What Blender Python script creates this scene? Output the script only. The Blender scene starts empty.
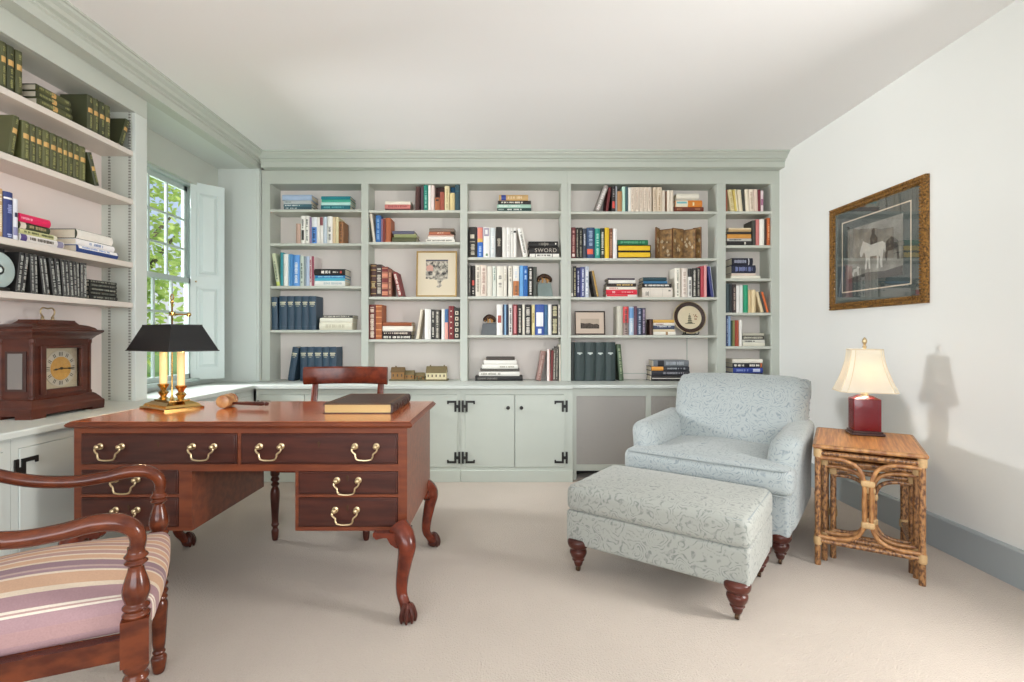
import bpy, bmesh, math, random
from mathutils import Vector, Matrix
PI = math.pi
rng = random.Random(11)
SC = bpy.context.scene
COL = SC.collection

def lin(c):
    c /= 255.0
    return c / 12.92 if c <= 0.04045 else ((c + 0.055) / 1.055) ** 2.4
def rgb(c):
    if isinstance(c, str):
        c = tuple(int(c[i:i + 2], 16) for i in (0, 2, 4))
    return (lin(c[0]), lin(c[1]), lin(c[2]), 1.0)

# ------------------------------------------------------------------ camera, sky, lights, exposure
EYE = 1.10
cam = bpy.data.cameras.new('camera')
cam.lens = 18.0; cam.sensor_width = 36.0
cam.shift_x = 5 / 1024; cam.shift_y = -4 / 1024
cam.clip_start = 0.05
cam_o = bpy.data.objects.new('camera', cam); COL.objects.link(cam_o)
cam_o.location = (0, 0, EYE); cam_o.rotation_euler = (PI / 2, 0, 0)
SC.camera = cam_o

world = bpy.data.worlds.new('sky'); SC.world = world
world.use_nodes = True
wn = world.node_tree.nodes; wl = world.node_tree.links
wn.clear()
wo = wn.new('ShaderNodeOutputWorld'); wb = wn.new('ShaderNodeBackground'); sk = wn.new('ShaderNodeTexSky')
sk.sky_type = 'HOSEK_WILKIE'; sk.turbidity = 8.0; sk.sun_direction = (0.5, 0.3, 0.8); sk.ground_albedo = 0.4
wb.inputs['Strength'].default_value = 4.5
wl.new(sk.outputs[0], wb.inputs['Color']); wl.new(wb.outputs[0], wo.inputs['Surface'])

def light(name, kind, loc, direction, energy, color=(1, 1, 1), size=1.0, size_y=None, angle=0.02):
    l = bpy.data.lights.new(name, kind); l.energy = energy; l.color = color
    if kind == 'AREA':
        l.shape = 'RECTANGLE'; l.size = size; l.size_y = size_y or size
    elif kind == 'SUN':
        l.angle = angle
    else:
        l.shadow_soft_size = size
    o = bpy.data.objects.new(name, l); COL.objects.link(o); o.location = loc
    if direction:
        o.rotation_euler = Vector(direction).to_track_quat('-Z', 'Y').to_euler()
    return o
light('sun', 'SUN', (0, 0, 8), (-0.6, -0.3, -0.74), 4.0, (1, .95, .86))
# daylight through the alcove and right windows; the rear one is added fill
light('daylight_side_window', 'AREA', (-4.3, 3.42, 1.72), (1, -.10, -.06), 215, (1, 1, 1), .55, .55)
light('daylight_alcove_sky', 'AREA', (-3.9, 3.35, 3.1), (1, .02, -.55), 150, (.97, 1.0, .98), .9, .9)
light('rear_fill', 'AREA', (-.3, -1.95, 1.55), (0, 1, .25), 128, (.95, .975, 1), 3.4, 1.7)  # fill light added behind the camera to brighten the room
light('daylight_right_window', 'AREA', (2.55, 1.25, 1.3), (-1, .15, .0), 62, (1, .97, .94), .55, .8)

vs = SC.view_settings
vs.view_transform = 'Standard'; vs.look = 'None'; vs.gamma = 1.0; vs.use_curve_mapping = False
vs.exposure = 0.0
SC.cycles.max_bounces = 10; SC.cycles.diffuse_bounces = 6; SC.cycles.transparent_max_bounces = 12

# ------------------------------------------------------------------ materials
MATS = {}
def mat(key, color, rough=.5, metal=0.0, var=.06, scale=8.0, bump=0.0, bscale=60.0, coat=0.0, stretch=None, color2=None, spec=.5, emit=None, sheen=0.0, trans=0.0):
    if key in MATS: return MATS[key]
    m = bpy.data.materials.new(key); m.use_nodes = True
    nt = m.node_tree; n = nt.nodes; L = nt.links
    p = n['Principled BSDF']
    c = rgb(color)
    tc = n.new('ShaderNodeTexCoord'); mp = n.new('ShaderNodeMapping')
    if stretch: mp.inputs['Scale'].default_value = stretch
    L.new(tc.outputs['Object'], mp.inputs['Vector'])
    nz = n.new('ShaderNodeTexNoise'); nz.inputs['Scale'].default_value = scale; nz.inputs['Detail'].default_value = 4
    L.new(mp.outputs[0], nz.inputs['Vector'])
    mx = n.new('ShaderNodeMix'); mx.data_type = 'RGBA'
    if color2:
        a, b = rgb(color), rgb(color2)
        ramp = n.new('ShaderNodeMapRange'); ramp.inputs[1].default_value = .35; ramp.inputs[2].default_value = .65
        L.new(nz.outputs['Fac'], ramp.inputs[0]); L.new(ramp.outputs[0], mx.inputs[0])
    else:
        a = tuple(min(1, x * (1 - var)) for x in c[:3]) + (1,); b = tuple(min(1, x * (1 + var)) for x in c[:3]) + (1,)
        L.new(nz.outputs['Fac'], mx.inputs[0])
    mx.inputs[6].default_value = a; mx.inputs[7].default_value = b
    L.new(mx.outputs[2], p.inputs['Base Color'])
    p.inputs['Roughness'].default_value = rough; p.inputs['Metallic'].default_value = metal
    p.inputs['Specular IOR Level'].default_value = spec
    if coat:
        p.inputs['Coat Weight'].default_value = coat; p.inputs['Coat Roughness'].default_value = .12
    if sheen: p.inputs['Sheen Weight'].default_value = sheen
    if emit:
        p.inputs['Emission Color'].default_value = rgb(emit[0]); p.inputs['Emission Strength'].default_value = emit[1]
    if trans:
        out = n['Material Output']; tr = n.new('ShaderNodeBsdfTranslucent'); ms = n.new('ShaderNodeMixShader')
        ms.inputs[0].default_value = trans; L.new(mx.outputs[2], tr.inputs['Color'])
        L.new(p.outputs[0], ms.inputs[1]); L.new(tr.outputs[0], ms.inputs[2]); L.new(ms.outputs[0], out.inputs['Surface'])
    if bump:
        bn = n.new('ShaderNodeTexNoise'); bn.inputs['Scale'].default_value = bscale; bn.inputs['Detail'].default_value = 3
        L.new(mp.outputs[0], bn.inputs['Vector'])
        bp = n.new('ShaderNodeBump'); bp.inputs['Strength'].default_value = bump; bp.inputs['Distance'].default_value = .01
        L.new(bn.outputs['Fac'], bp.inputs['Height']); L.new(bp.outputs[0], p.inputs['Normal'])
    MATS[key] = m
    return m
def nodes_of(m):
    return m.node_tree.nodes, m.node_tree.links, m.node_tree.nodes['Principled BSDF']

SAGE = mat('sage paint', (188, 193, 184), .42, var=.006)
SAGE_L = mat('pale sage paint', (204, 210, 205), .42, var=.006)
SHELFW = mat('shelf paint', (198, 200, 190), .42, var=.006)
BACKP = mat('case back paint', (228, 221, 215), .6, var=.01, scale=2)
WALLW = mat('white plaster', (224, 225, 222), .75, var=.012, scale=2)
CEILW = mat('ceiling white', (238, 237, 237), .85, var=.01, scale=2)
GREYB = mat('grey skirting paint', (158, 165, 168), .4, var=.02)
CARPET = mat('carpet', (194, 182, 170), .95, var=.10, scale=2.2, bump=.6, bscale=150, spec=.1, sheen=.15)
BLACKM = mat('black iron', (22, 21, 20), .45)
BRASS = mat('brass', (206, 165, 92), .25, 1.0, var=.1)
OLDBRASS = mat('aged brass', (206, 184, 146), .34, 1.0, var=.12)
MAHOG = mat('mahogany', (122, 62, 36), .36, coat=.12, scale=6, stretch=(1, 6, 6), color2=(98, 46, 28), spec=.35)
MAHOGD = mat('dark mahogany drawer', (76, 36, 26), .36, coat=.10, scale=6, stretch=(1, 6, 8), color2=(58, 26, 20), spec=.35)
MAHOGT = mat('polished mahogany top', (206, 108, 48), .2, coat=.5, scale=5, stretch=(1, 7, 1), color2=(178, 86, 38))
MAHOGC = mat('red mahogany', (112, 46, 26), .26, coat=.12, scale=7, stretch=(3, 3, 3), color2=(82, 32, 20), spec=.35)
LEGW = mat('dark turned wood', (86, 40, 30), .3, coat=.12, spec=.35, scale=9, color2=(62, 28, 22))
PAGES = mat('paper edges', (222, 213, 194), .8, var=.08, scale=60, stretch=(1, 1, 1))

# ------------------------------------------------------------------ mesh helpers
def cr(pts, n=6):
    P = [Vector(p) for p in pts]; out = []
    for i in range(len(P) - 1):
        p0 = P[max(i - 1, 0)]; p1 = P[i]; p2 = P[i + 1]; p3 = P[min(i + 2, len(P) - 1)]
        for k in range(n):
            t = k / n
            out.append(.5 * ((2 * p1) + (p2 - p0) * t + (2 * p0 - 5 * p1 + 4 * p2 - p3) * t * t + (3 * p1 - p0 - 3 * p2 + p3) * t ** 3))
    out.append(P[-1]); return out

class MB:
    def __init__(s): s.v = []; s.f = []
    def add(s, vs, fs):
        o = len(s.v); s.v += [tuple(v) for v in vs]; s.f += [tuple(i + o for i in f) for f in fs]; return s
    def box(s, x0, x1, y0, y1, z0, z1):
        vs = [(x, y, z) for x in (x0, x1) for y in (y0, y1) for z in (z0, z1)]
        return s.add(vs, [(0, 1, 3, 2), (4, 6, 7, 5), (0, 4, 5, 1), (2, 3, 7, 6), (0, 2, 6, 4), (1, 5, 7, 3)])
    def hexa(s, b, t):                       # bottom quad, top quad
        return s.add(list(b) + list(t), [(3, 2, 1, 0), (4, 5, 6, 7), (0, 1, 5, 4), (1, 2, 6, 5), (2, 3, 7, 6), (3, 0, 4, 7)])
    def prism(s, poly, axis, a0, a1):
        def p3(p, a):
            return (a, p[0], p[1]) if axis == 'x' else (p[0], a, p[1]) if axis == 'y' else (p[0], p[1], a)
        n = len(poly)
        vs = [p3(p, a0) for p in poly] + [p3(p, a1) for p in poly]
        fs = [tuple(range(n)), tuple(range(2 * n - 1, n - 1, -1))] + [(i, (i + 1) % n, n + (i + 1) % n, n + i) for i in range(n)]
        return s.add(vs, fs)
    def tube(s, path, r, seg=10, sx=1.0, sy=1.0, up=(0, 0, 1)):
        P = [Vector(p) for p in path]; n = len(P)
        R = r if isinstance(r, (list, tuple)) else [r] * n
        if len(R) != n:
            q = []
            for i in range(n):
                f = i * (len(R) - 1) / (n - 1); k = min(int(f), len(R) - 2)
                q.append(R[k] + (R[k + 1] - R[k]) * (f - k))
            R = q
        T = [(P[min(i + 1, n - 1)] - P[max(i - 1, 0)]).normalized() for i in range(n)]
        u = Vector(up)
        if abs(u.dot(T[0])) > .95: u = Vector((1, 0, 0)) if abs(T[0].x) < .9 else Vector((0, 1, 0))
        vs = []; fs = []
        for i in range(n):
            u = (u - T[i] * u.dot(T[i])).normalized(); w = T[i].cross(u)
            for k in range(seg):
                a = 2 * PI * k / seg
                vs.append(P[i] + (w * math.cos(a) * sx + u * math.sin(a) * sy) * R[i])
        for i in range(n - 1):
            for k in range(seg):
                k2 = (k + 1) % seg
                fs.append((i * seg + k, i * seg + k2, (i + 1) * seg + k2, (i + 1) * seg + k))
        fs.append(tuple(range(seg - 1, -1, -1))); fs.append(tuple((n - 1) * seg + k for k in range(seg)))
        return s.add(vs, fs)
    def lathe(s, prof, c=(0, 0, 0), seg=18, axis='z', caps=True, round_=0):
        if round_: prof = [(max(.001, p.x), p.y) for p in cr([(a, b, 0) for a, b in prof], round_)]
        vs = []; fs = []; n = len(prof)
        for r, h in prof:
            for k in range(seg):
                a = 2 * PI * k / seg; x, y = r * math.cos(a), r * math.sin(a)
                p = (x, y, h) if axis == 'z' else (x, h, y) if axis == 'y' else (h, x, y)
                vs.append((p[0] + c[0], p[1] + c[1], p[2] + c[2]))
        for i in range(n - 1):
            for k in range(seg):
                k2 = (k + 1) % seg
                fs.append((i * seg + k, i * seg + k2, (i + 1) * seg + k2, (i + 1) * seg + k))
        if caps: fs += [tuple(range(seg - 1, -1, -1)), tuple((n - 1) * seg + k for k in range(seg))]
        return s.add(vs, fs)
    def ball(s, c, r, seg=12):
        rr = r if isinstance(r, tuple) else (r, r, r); n = max(6, seg // 2 + 2); vs = []; fs = []
        for i in range(1, n):
            t = PI * i / n
            for k in range(seg):
                a = 2 * PI * k / seg
                vs.append((c[0] + rr[0] * math.sin(t) * math.cos(a), c[1] + rr[1] * math.sin(t) * math.sin(a), c[2] + rr[2] * math.cos(t)))
        for i in range(n - 2):
            for k in range(seg):
                k2 = (k + 1) % seg; fs.append((i * seg + k, i * seg + k2, (i + 1) * seg + k2, (i + 1) * seg + k))
        t = len(vs); vs += [(c[0], c[1], c[2] + rr[2]), (c[0], c[1], c[2] - rr[2])]
        for k in range(seg):
            k2 = (k + 1) % seg; fs.append((t, k2, k)); fs.append((t + 1, (n - 2) * seg + k, (n - 2) * seg + k2))
        return s.add(vs, fs)
    def rbox(s, x0, x1, y0, y1, z0, z1, r, n=5, m=6, puff=(0, 0, 0), fn=None):
        # box with rounded edges; faces are grids so that cushions can swell and bend
        c = Vector(((x0 + x1) / 2, (y0 + y1) / 2, (z0 + z1) / 2)); h = Vector(((x1 - x0) / 2, (y1 - y0) / 2, (z1 - z0) / 2))
        r = min(r, min(h) * .999)
        def line(hh):
            a = [-hh + r * (1 - math.cos(PI / 2 * i / n)) * 1.0 for i in range(n)]
            b = [(-(hh - r)) + 2 * (hh - r) * i / m for i in range(m + 1)]
            return a + b + [-x for x in reversed(a)]
        Ls = [line(h.x), line(h.y), line(h.z)]
        idx = {}; vs = []; fs = []
        def vid(p):
            inner = Vector([max(-(h[i] - r), min(h[i] - r, p[i])) for i in range(3)])
            d = Vector(p) - inner
            q = inner + (d.normalized() * r if d.length > 1e-9 else d)
            key = (round(p[0], 6), round(p[1], 6), round(p[2], 6))
            if key in idx: return idx[key]
            u, v, w = q.x / h.x, q.y / h.y, q.z / h.z
            q.x += (1 if u > 0 else -1) * puff[0] * abs(u) * max(0, 1 - v * v) * max(0, 1 - w * w)
            q.y += (1 if v > 0 else -1) * puff[1] * abs(v) * max(0, 1 - u * u) * max(0, 1 - w * w)
            q.z += (1 if w > 0 else 0) * puff[2] * abs(w) * max(0, 1 - u * u) * max(0, 1 - v * v)
            q += c
            if fn: q = Vector(fn(q.x, q.y, q.z))
            idx[key] = len(vs); vs.append(tuple(q)); return idx[key]
        for ax in range(3):
            a, b = [(1, 2), (2, 0), (0, 1)][ax]
            for sg in (-1, 1):
                for i in range(len(Ls[a]) - 1):
                    for j in range(len(Ls[b]) - 1):
                        q = []
                        for (di, dj) in ((0, 0), (1, 0), (1, 1), (0, 1)):
                            p = [0, 0, 0]; p[ax] = sg * h[ax]; p[a] = Ls[a][i + di]; p[b] = Ls[b][j + dj]
                            q.append(vid(p))
                        if len(set(q)) >= 3: fs.append(tuple(q if sg > 0 else q[::-1]))
        return s.add(vs, fs)
    def rot(s, M):
        s.v = [tuple(M @ Vector(v)) for v in s.v]; return s
    def build(s, name, m, parent=None, smooth=False, bevel=0.0, seg=2, world=False, loc=None, ang=42):
        me = bpy.data.meshes.new(name)
        v = s.v
        if world and parent is not None:
            o = parent.matrix_basis.translation if parent.parent is None else parent.parent.matrix_basis.translation
            if parent.parent is not None and parent.parent.parent is not None: o = parent.parent.parent.matrix_basis.translation
            v = [(a[0] - o.x, a[1] - o.y, a[2] - o.z) for a in v]
        me.from_pydata(v, [], s.f)
        bm = bmesh.new(); bm.from_mesh(me)
        bmesh.ops.recalc_face_normals(bm, faces=bm.faces[:]); bm.to_mesh(me); bm.free()
        for mm in (m if isinstance(m, list) else [m]): me.materials.append(mm)
        if smooth:
            me.shade_smooth(); me.set_sharp_from_angle(angle=math.radians(ang))
        o = bpy.data.objects.new(name, me); COL.objects.link(o)
        if parent is not None: o.parent = parent
        if loc: o.location = loc
        if bevel:
            b = o.modifiers.new('bevel', 'BEVEL'); b.width = bevel; b.segments = seg; b.limit_method = 'ANGLE'; b.angle_limit = math.radians(40)
            if not smooth:
                me.shade_smooth(); me.set_sharp_from_angle(angle=math.radians(30))
        return o

WORDS = []
def tag(o, label=None, cat=None, group=None, kind=None):
    if label:
        o['label'] = label; WORDS.append(label)
    if cat: o['category'] = cat
    if group: o['group'] = group
    if kind: o['kind'] = kind
    return o
def thing(name, label, cat, loc=(0, 0, 0), rz=0.0, group=None, ry=0.0):
    o = bpy.data.objects.new(name, None); COL.objects.link(o); o.empty_display_size = .1
    o.location = loc; o.rotation_euler = (0, ry, rz); o.matrix_basis
    return tag(o, label, cat, group)
def struct(name, mb, m, **k):
    o = mb.build(name, m, **k); o['kind'] = 'structure'; return o
def B(*a): return MB().box(*a)

# ------------------------------------------------------------------ the room
H = 2.592; XR = 2.257
XF = -2.11           # face of the left built-in bookcase
YF = 4.24            # face of the rear built-in bookcase
CT = .735            # worktop height
struct('floor', B(-2.6, XR + .12, -1.8, 4.6, -.05, 0), CARPET)
struct('ceiling', B(-2.6, XR + .12, -1.8, 4.6, H, H + .12), CEILW)
w = MB()                                                         # right wall with a window opening beside the photographer
w.box(XR, XR + .12, -1.8, .3, 0, H); w.box(XR, XR + .12, 1.6, 4.6, 0, H); w.box(XR, XR + .12, .3, 1.6, 0, .65); w.box(XR, XR + .12, .3, 1.6, 2.2, H)
struct('wall_right', w, WALLW)
w = MB(); w.box(-2.6, XR, -1.8, -1.68, 0, .65); w.box(-2.6, XR, -1.8, -1.68, 2.35, H); w.box(-2.6, -1.95, -1.8, -1.68, .65, 2.35); w.box(1.4, XR, -1.8, -1.68, .65, 2.35)
struct('wall_front', w, WALLW)
struct('wall_back', B(-2.48, XR, 4.46, 4.6, 0, H), BACKP)
w = MB(); w.box(-2.6, -2.32, -1.68, 3.0, 0, H); w.box(-2.455, -2.40, 3.0, 4.46, 0, .77); w.box(-2.455, -2.40, 3.0, 4.46, 2.26, H); w.box(-2.455, -2.40, 3.90, 4.46, .77, 2.26); w.box(-2.455, -2.40, 3.0, 3.03, .77, 2.26)
struct('wall_left', w, SAGE_L)
struct('baseboard_right', MB().prism([(XR, 0), (XR - .022, 0), (XR - .022, .158), (XR - .014, .168), (XR, .168)], 'y', -1.6, 4.0).rot(Matrix.Identity(4)), GREYB)
# cornices: plain frieze with a crown above, along the left case and along the rear case
pl = [(XF, 2.48), (-2.03, 2.48), (-2.03, 2.525), (-2.018, 2.53), (-2.018, 2.54), (-1.995, 2.545), (-1.985, 2.56), (-1.965, 2.57), (-1.96, 2.58), (-1.949, 2.582), (-1.949, H), (XF, H)]
struct('trim_1', MB().prism(pl, 'y', -1.6, YF - .001), SAGE)
pb = [(4.2 + (-2.03 - a) * 1.0, z) for a, z in pl]
pb = [(YF + (XF - a), z) for a, z in pl]
struct('trim_2', MB().prism([(y, z) for y, z in pb], 'x', -2.0, XR), SAGE)
# window alcove: soffit, head panel, far panel
struct('trim_3', B(-2.40, XF, 3.0, YF, 2.48, H), SAGE_L)
struct('trim_4', MB().box(-2.40, -2.37, 3.0, 4.2, 2.26, 2.48).box(-2.385, -2.355, 3.02, 3.95, 2.255, 2.30), SAGE)
struct('trim_5', MB().box(-2.40, -2.035, 4.20, YF, CT, 2.48).box(-2.255, -2.05, 4.192, 4.2, CT + .02, 2.46), SAGE_L)

# windows
def glass(key, f0=1.45, tint=(1, 1, 1)):
    m = bpy.data.materials.new(key); m.use_nodes = True; n = m.node_tree.nodes; L = m.node_tree.links
    n.clear(); o = n.new('ShaderNodeOutputMaterial'); t = n.new('ShaderNodeBsdfTransparent'); g = n.new('ShaderNodeBsdfGlossy'); f = n.new('ShaderNodeFresnel'); x = n.new('ShaderNodeMixShader')
    ge = n.new('ShaderNodeNewGeometry'); mr = n.new('ShaderNodeMapRange'); mr.inputs[3].default_value = f0; mr.inputs[4].default_value = 1 / f0
    L.new(ge.outputs['Backfacing'], mr.inputs[0]); L.new(mr.outputs[0], f.inputs['IOR'])
    g.inputs['Roughness'].default_value = .01; t.inputs['Color'].default_value = (*tint, 1)
    L.new(f.outputs[0], x.inputs[0]); L.new(t.outputs[0], x.inputs[1]); L.new(g.outputs[0], x.inputs[2]); L.new(x.outputs[0], o.inputs['Surface'])
    return m
GLASS = glass('window glass', 1.3)
SASH = mat('sash paint', (176, 190, 186), .4, var=.01)
win = bpy.data.objects.new('window_1', None); COL.objects.link(win); win['kind'] = 'structure'; win.location = (-2.42, 3.46, .77)
WY0, WY1 = 3.03, 3.90
m = MB(); m.box(-2.447, -2.385, WY1 - .025, WY1, .77, 2.26).box(-2.447, -2.385, WY0, WY0 + .025, .77, 2.26).box(-2.447, -2.385, WY0, WY1, 2.235, 2.26).box(-2.46, -2.34, WY0, WY1, .765, .79)
m.build('frame', SASH, win, world=True, bevel=.003)
def sash(x, z0, z1, name):
    m = MB(); y0, y1 = WY0 + .025, WY1 - .025; t = .036
    m.box(x - .012, x + .012, y0, y1, z0, z0 + t).box(x - .012, x + .012, y0, y1, z1 - t, z1).box(x - .012, x + .012, y0, y0 + t, z0, z1).box(x - .012, x + .012, y1 - t, y1, z0, z1)
    for i in (1, 2, 3):
        yy = y0 + t + (y1 - y0 - 2 * t) * i / 4; m.box(x - .009, x + .009, yy - .0075, yy + .0075, z0, z1)
    for i in (1, 2):
        zz = z0 + t + (z1 - z0 - 2 * t) * i / 3; m.box(x - .0085, x + .0085, y0, y1, zz - .0075, zz + .0075)
    o = m.build(name, SASH, win, world=True)
    B(x - .002, x + .002, y0 + .01, y1 - .01, z0 + .01, z1 - .01).build('pane', GLASS, o, world=True)
sash(-2.432, 1.505, 2.235, 'upper_sash'); sash(-2.397, .79, 1.54, 'lower_sash')
def plain_window(name, axis, a0, a1, z0, z1, at):
    r = bpy.data.objects.new(name, None); COL.objects.link(r); r['kind'] = 'structure'
    m = MB(); t = .05
    def bx(p0, p1, q0, q1):
        if axis == 'x': m.box(p0, p1, at - .03, at + .03, q0, q1)
        else: m.box(at - .03, at + .03, p0, p1, q0, q1)
    bx(a0, a1, z0, z0 + t); bx(a0, a1, z1 - t, z1); bx(a0, a0 + t, z0, z1); bx(a1 - t, a1, z0, z1)
    bx((a0 + a1) / 2 - .02, (a0 + a1) / 2 + .02, z0, z1)
    m.build('frame', SASH, r)
plain_window('window_2', 'y', .3, 1.6, .65, 2.2, XR + .06)
plain_window('added_rear_window', 'x', -1.95, 1.4, .65, 2.35, -1.74)  # unseen rear window, added to let the fill light in

# folded-back panelled shutter in the far jamb
sh_a = Vector((-2.385, 3.855)); sh_b = Vector((-2.225, 4.035))
ang = math.atan2(sh_b.y - sh_a.y, sh_b.x - sh_a.x); sw = (sh_b - sh_a).length
sh = thing('window_shutter', 'pale sage raised panel shutter folded open beside the window', 'shutter', (sh_a.x, sh_a.y, .775), ang)
SHP = mat('shutter paint', (206, 218, 216), .38, var=.02)
m = MB(); hh = 1.50
m.box(0, sw, .0, .022, 0, hh)
m.build('panel', SHP, sh, bevel=.003)
def raised(z0, z1, name):
    x0, x1 = .055, sw - .05
    mm = MB()
    mm.box(x0 - .012, x1 + .012, -.007, 0, z0 - .012, z0).box(x0 - .012, x1 + .012, -.007, 0, z1, z1 + .012).box(x0 - .012, x0, -.007, 0, z0, z1).box(x1, x1 + .012, -.007, 0, z0, z1)
    q = .028
    mm.hexa([(x0 + .006, -.0005, z0 + .006), (x1 - .006, -.0005, z0 + .006), (x1 - .006, -.0005, z1 - .006), (x0 + .006, -.0005, z1 - .006)],
            [(x0 + q, -.012, z0 + q), (x1 - q, -.012, z0 + q), (x1 - q, -.012, z1 - q), (x0 + q, -.012, z1 - q)])
    mm.build(name, SHP, sh)
raised(.09, .70, 'raised_panel'); raised(.80, 1.42, 'raised_panel')
for z in (.18, .745, 1.33):
    MB().tube([(.004, -.006, z - .03), (.004, -.006, z + .03)], .006, 8).box(0, .02, -.003, 0, z - .025, z + .025).build('hinge', SHP, sh)
MB().ball((.035, -.012, .745), .007, 8).tube([(.035, 0, .745), (.035, -.012, .745)], .003, 6).build('knob', OLDBRASS, sh)

# ------------------------------------------------------------------ outside the window
GR = mat('lawn', (96, 130, 60), .9, var=.3, scale=3)
struct('ground', B(-40, -2.6, -20, 40, -.3, -.05), GR)
LEAF = mat('leaves sunlit in colour', (158, 190, 92), .6, var=.4, scale=2.5, color2=(206, 222, 128), trans=.45)  # sunlight put into the leaf colour
LEAF2 = mat('leaves shaded in colour', (122, 162, 78), .6, var=.4, scale=2.5, color2=(170, 196, 104), trans=.4)  # darker copy of the leaves, shade put into the colour
BARK = mat('bark', (92, 80, 68), .9, var=.3, bump=.5)
def tree(x, y, h, rad, n, lm, label, cat='tree', low=.25):
    t = thing('garden_tree', label, cat, (x, y, -.06))
    m = MB(); m.tube(cr([(0, 0, 0), (.05, .03, h * .3), (-.04, .05, h * .6), (0, 0, h * .9)], 4), [.16, .12, .07, .02], 8)
    for k in range(5):
        a = k * 1.3; m.tube([(0, 0, h * (.35 + .08 * k)), (math.cos(a) * rad * .6, math.sin(a) * rad * .6, h * (.5 + .08 * k))], [.05, .015], 6)
    m.build('trunk', BARK, t, smooth=True)
    f = MB(); r = random.Random(int(x * 100 + y))
    cl = [(r.gauss(0, rad * .45), r.gauss(0, rad * .45), h * (low + (1 - low) * r.random())) for _ in range(26)]
    for i in range(n):
        c = r.choice(cl); p = Vector(c) + Vector((r.gauss(0, 1), r.gauss(0, 1), r.gauss(0, 1))) * rad * .22
        p.z = max(p.z, .1)
        a = Vector((r.gauss(0, 1), r.gauss(0, 1), r.gauss(0, .6))).normalized(); b = a.cross(Vector((r.gauss(0, 1), r.gauss(0, 1), r.gauss(0, 1)))).normalized()
        s_ = .05 + .05 * r.random()
        f.add([p - a * s_, p + b * s_ * .45, p + a * s_, p - b * s_ * .45], [(0, 1, 2, 3)])
    f.build('foliage', lm, t)
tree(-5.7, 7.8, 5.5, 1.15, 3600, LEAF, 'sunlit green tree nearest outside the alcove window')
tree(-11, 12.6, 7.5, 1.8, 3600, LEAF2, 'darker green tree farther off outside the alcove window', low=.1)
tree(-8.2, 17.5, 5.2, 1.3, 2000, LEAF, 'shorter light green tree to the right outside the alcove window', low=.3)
# ------------------------------------------------------------------ rear built-in bookcase (two units)
K = 4.255 / 512.0
def px(x): return (x - 507) * K          # measured along the shelf front, metres from the room's centre line
def pz(y): return EYE - (y - 337) * K
YB = 4.44
ST = .022
def case_part(root, name, x0, x1, y0, y1, z0, z1, m=SAGE, bev=.002):
    return B(x0, x1, y0, y1, z0, z1).build(name, m, root, world=True, bevel=bev)
TOPZ = pz(184.3) - .0
BAYS = [ # inner edges (x0,x1) and shelf heights (top of shelf = where books stand)
    (-1.963, -1.208, [209.6, 243.4, 286.0, 329.9]),
    (-1.148, -.388, [210.3, 242.1, 296.8, 339.3]),
    (-.328, .449, [211.2, 257.3, 296.3, 335.0]),
    (.530, 1.742, [211.6, 258.3, 297.2, 335.1]),
    (1.812, 2.190, [211.5, 245.4, 278.5, 312.7, 346.2])]
def rear_case(label, bays, xa, xb):
    r = thing('bookcase', label, 'bookcase', ((xa + xb) / 2, 4.3, CT))
    B(xa, xb, YB, YB + .018, CT, 2.48).build('back_panel', BACKP, r, world=True)
    B(xa, xb, YF, YF + .02, TOPZ, 2.48).build('top_rail', SAGE, r, world=True, bevel=.002)
    B(xa, xb, YF + .02, YB, TOPZ + .0, TOPZ + .02).build('top_panel', SAGE, r, world=True)
    edges = [xa] + [v for b in bays for v in BAYS[b][:2]] + [xb]
    for i in range(0, len(edges), 2):
        if edges[i + 1] - edges[i] > .004:
            case_part(r, 'stile', edges[i], edges[i + 1], YF, YF + .02, CT, TOPZ)
    for i, b in enumerate(bays):
        x0, x1, sh = BAYS[b]
        for xx in (x0 - .018, x1):
            case_part(r, 'side_panel', xx, xx + .018, YF + .02, YB, CT, TOPZ, SAGE, 0)
        for yy in sh:
            case_part(r, 'shelf', x0, x1, YF + .006, YB, pz(yy) - ST, pz(yy), SHELFW, .003)
    return r
xm = .500
rear_case('tall sage green built-in bookcase of three bays beside the window', [0, 1, 2], -2.033, xm)
rear_case('tall sage green built-in bookcase of two bays behind the armchair', [3, 4], xm, XR)
MB().tube([(1.56, 4.438, CT), (1.56, 4.438, pz(338))], .004, 6).tube([(1.56, 4.438, CT + .05), (.66, 4.438, CT + .05)], .004, 6).build('batten', SAGE, [o for o in bpy.data.objects if o.name == 'bookcase.001'][0], world=True)

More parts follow.
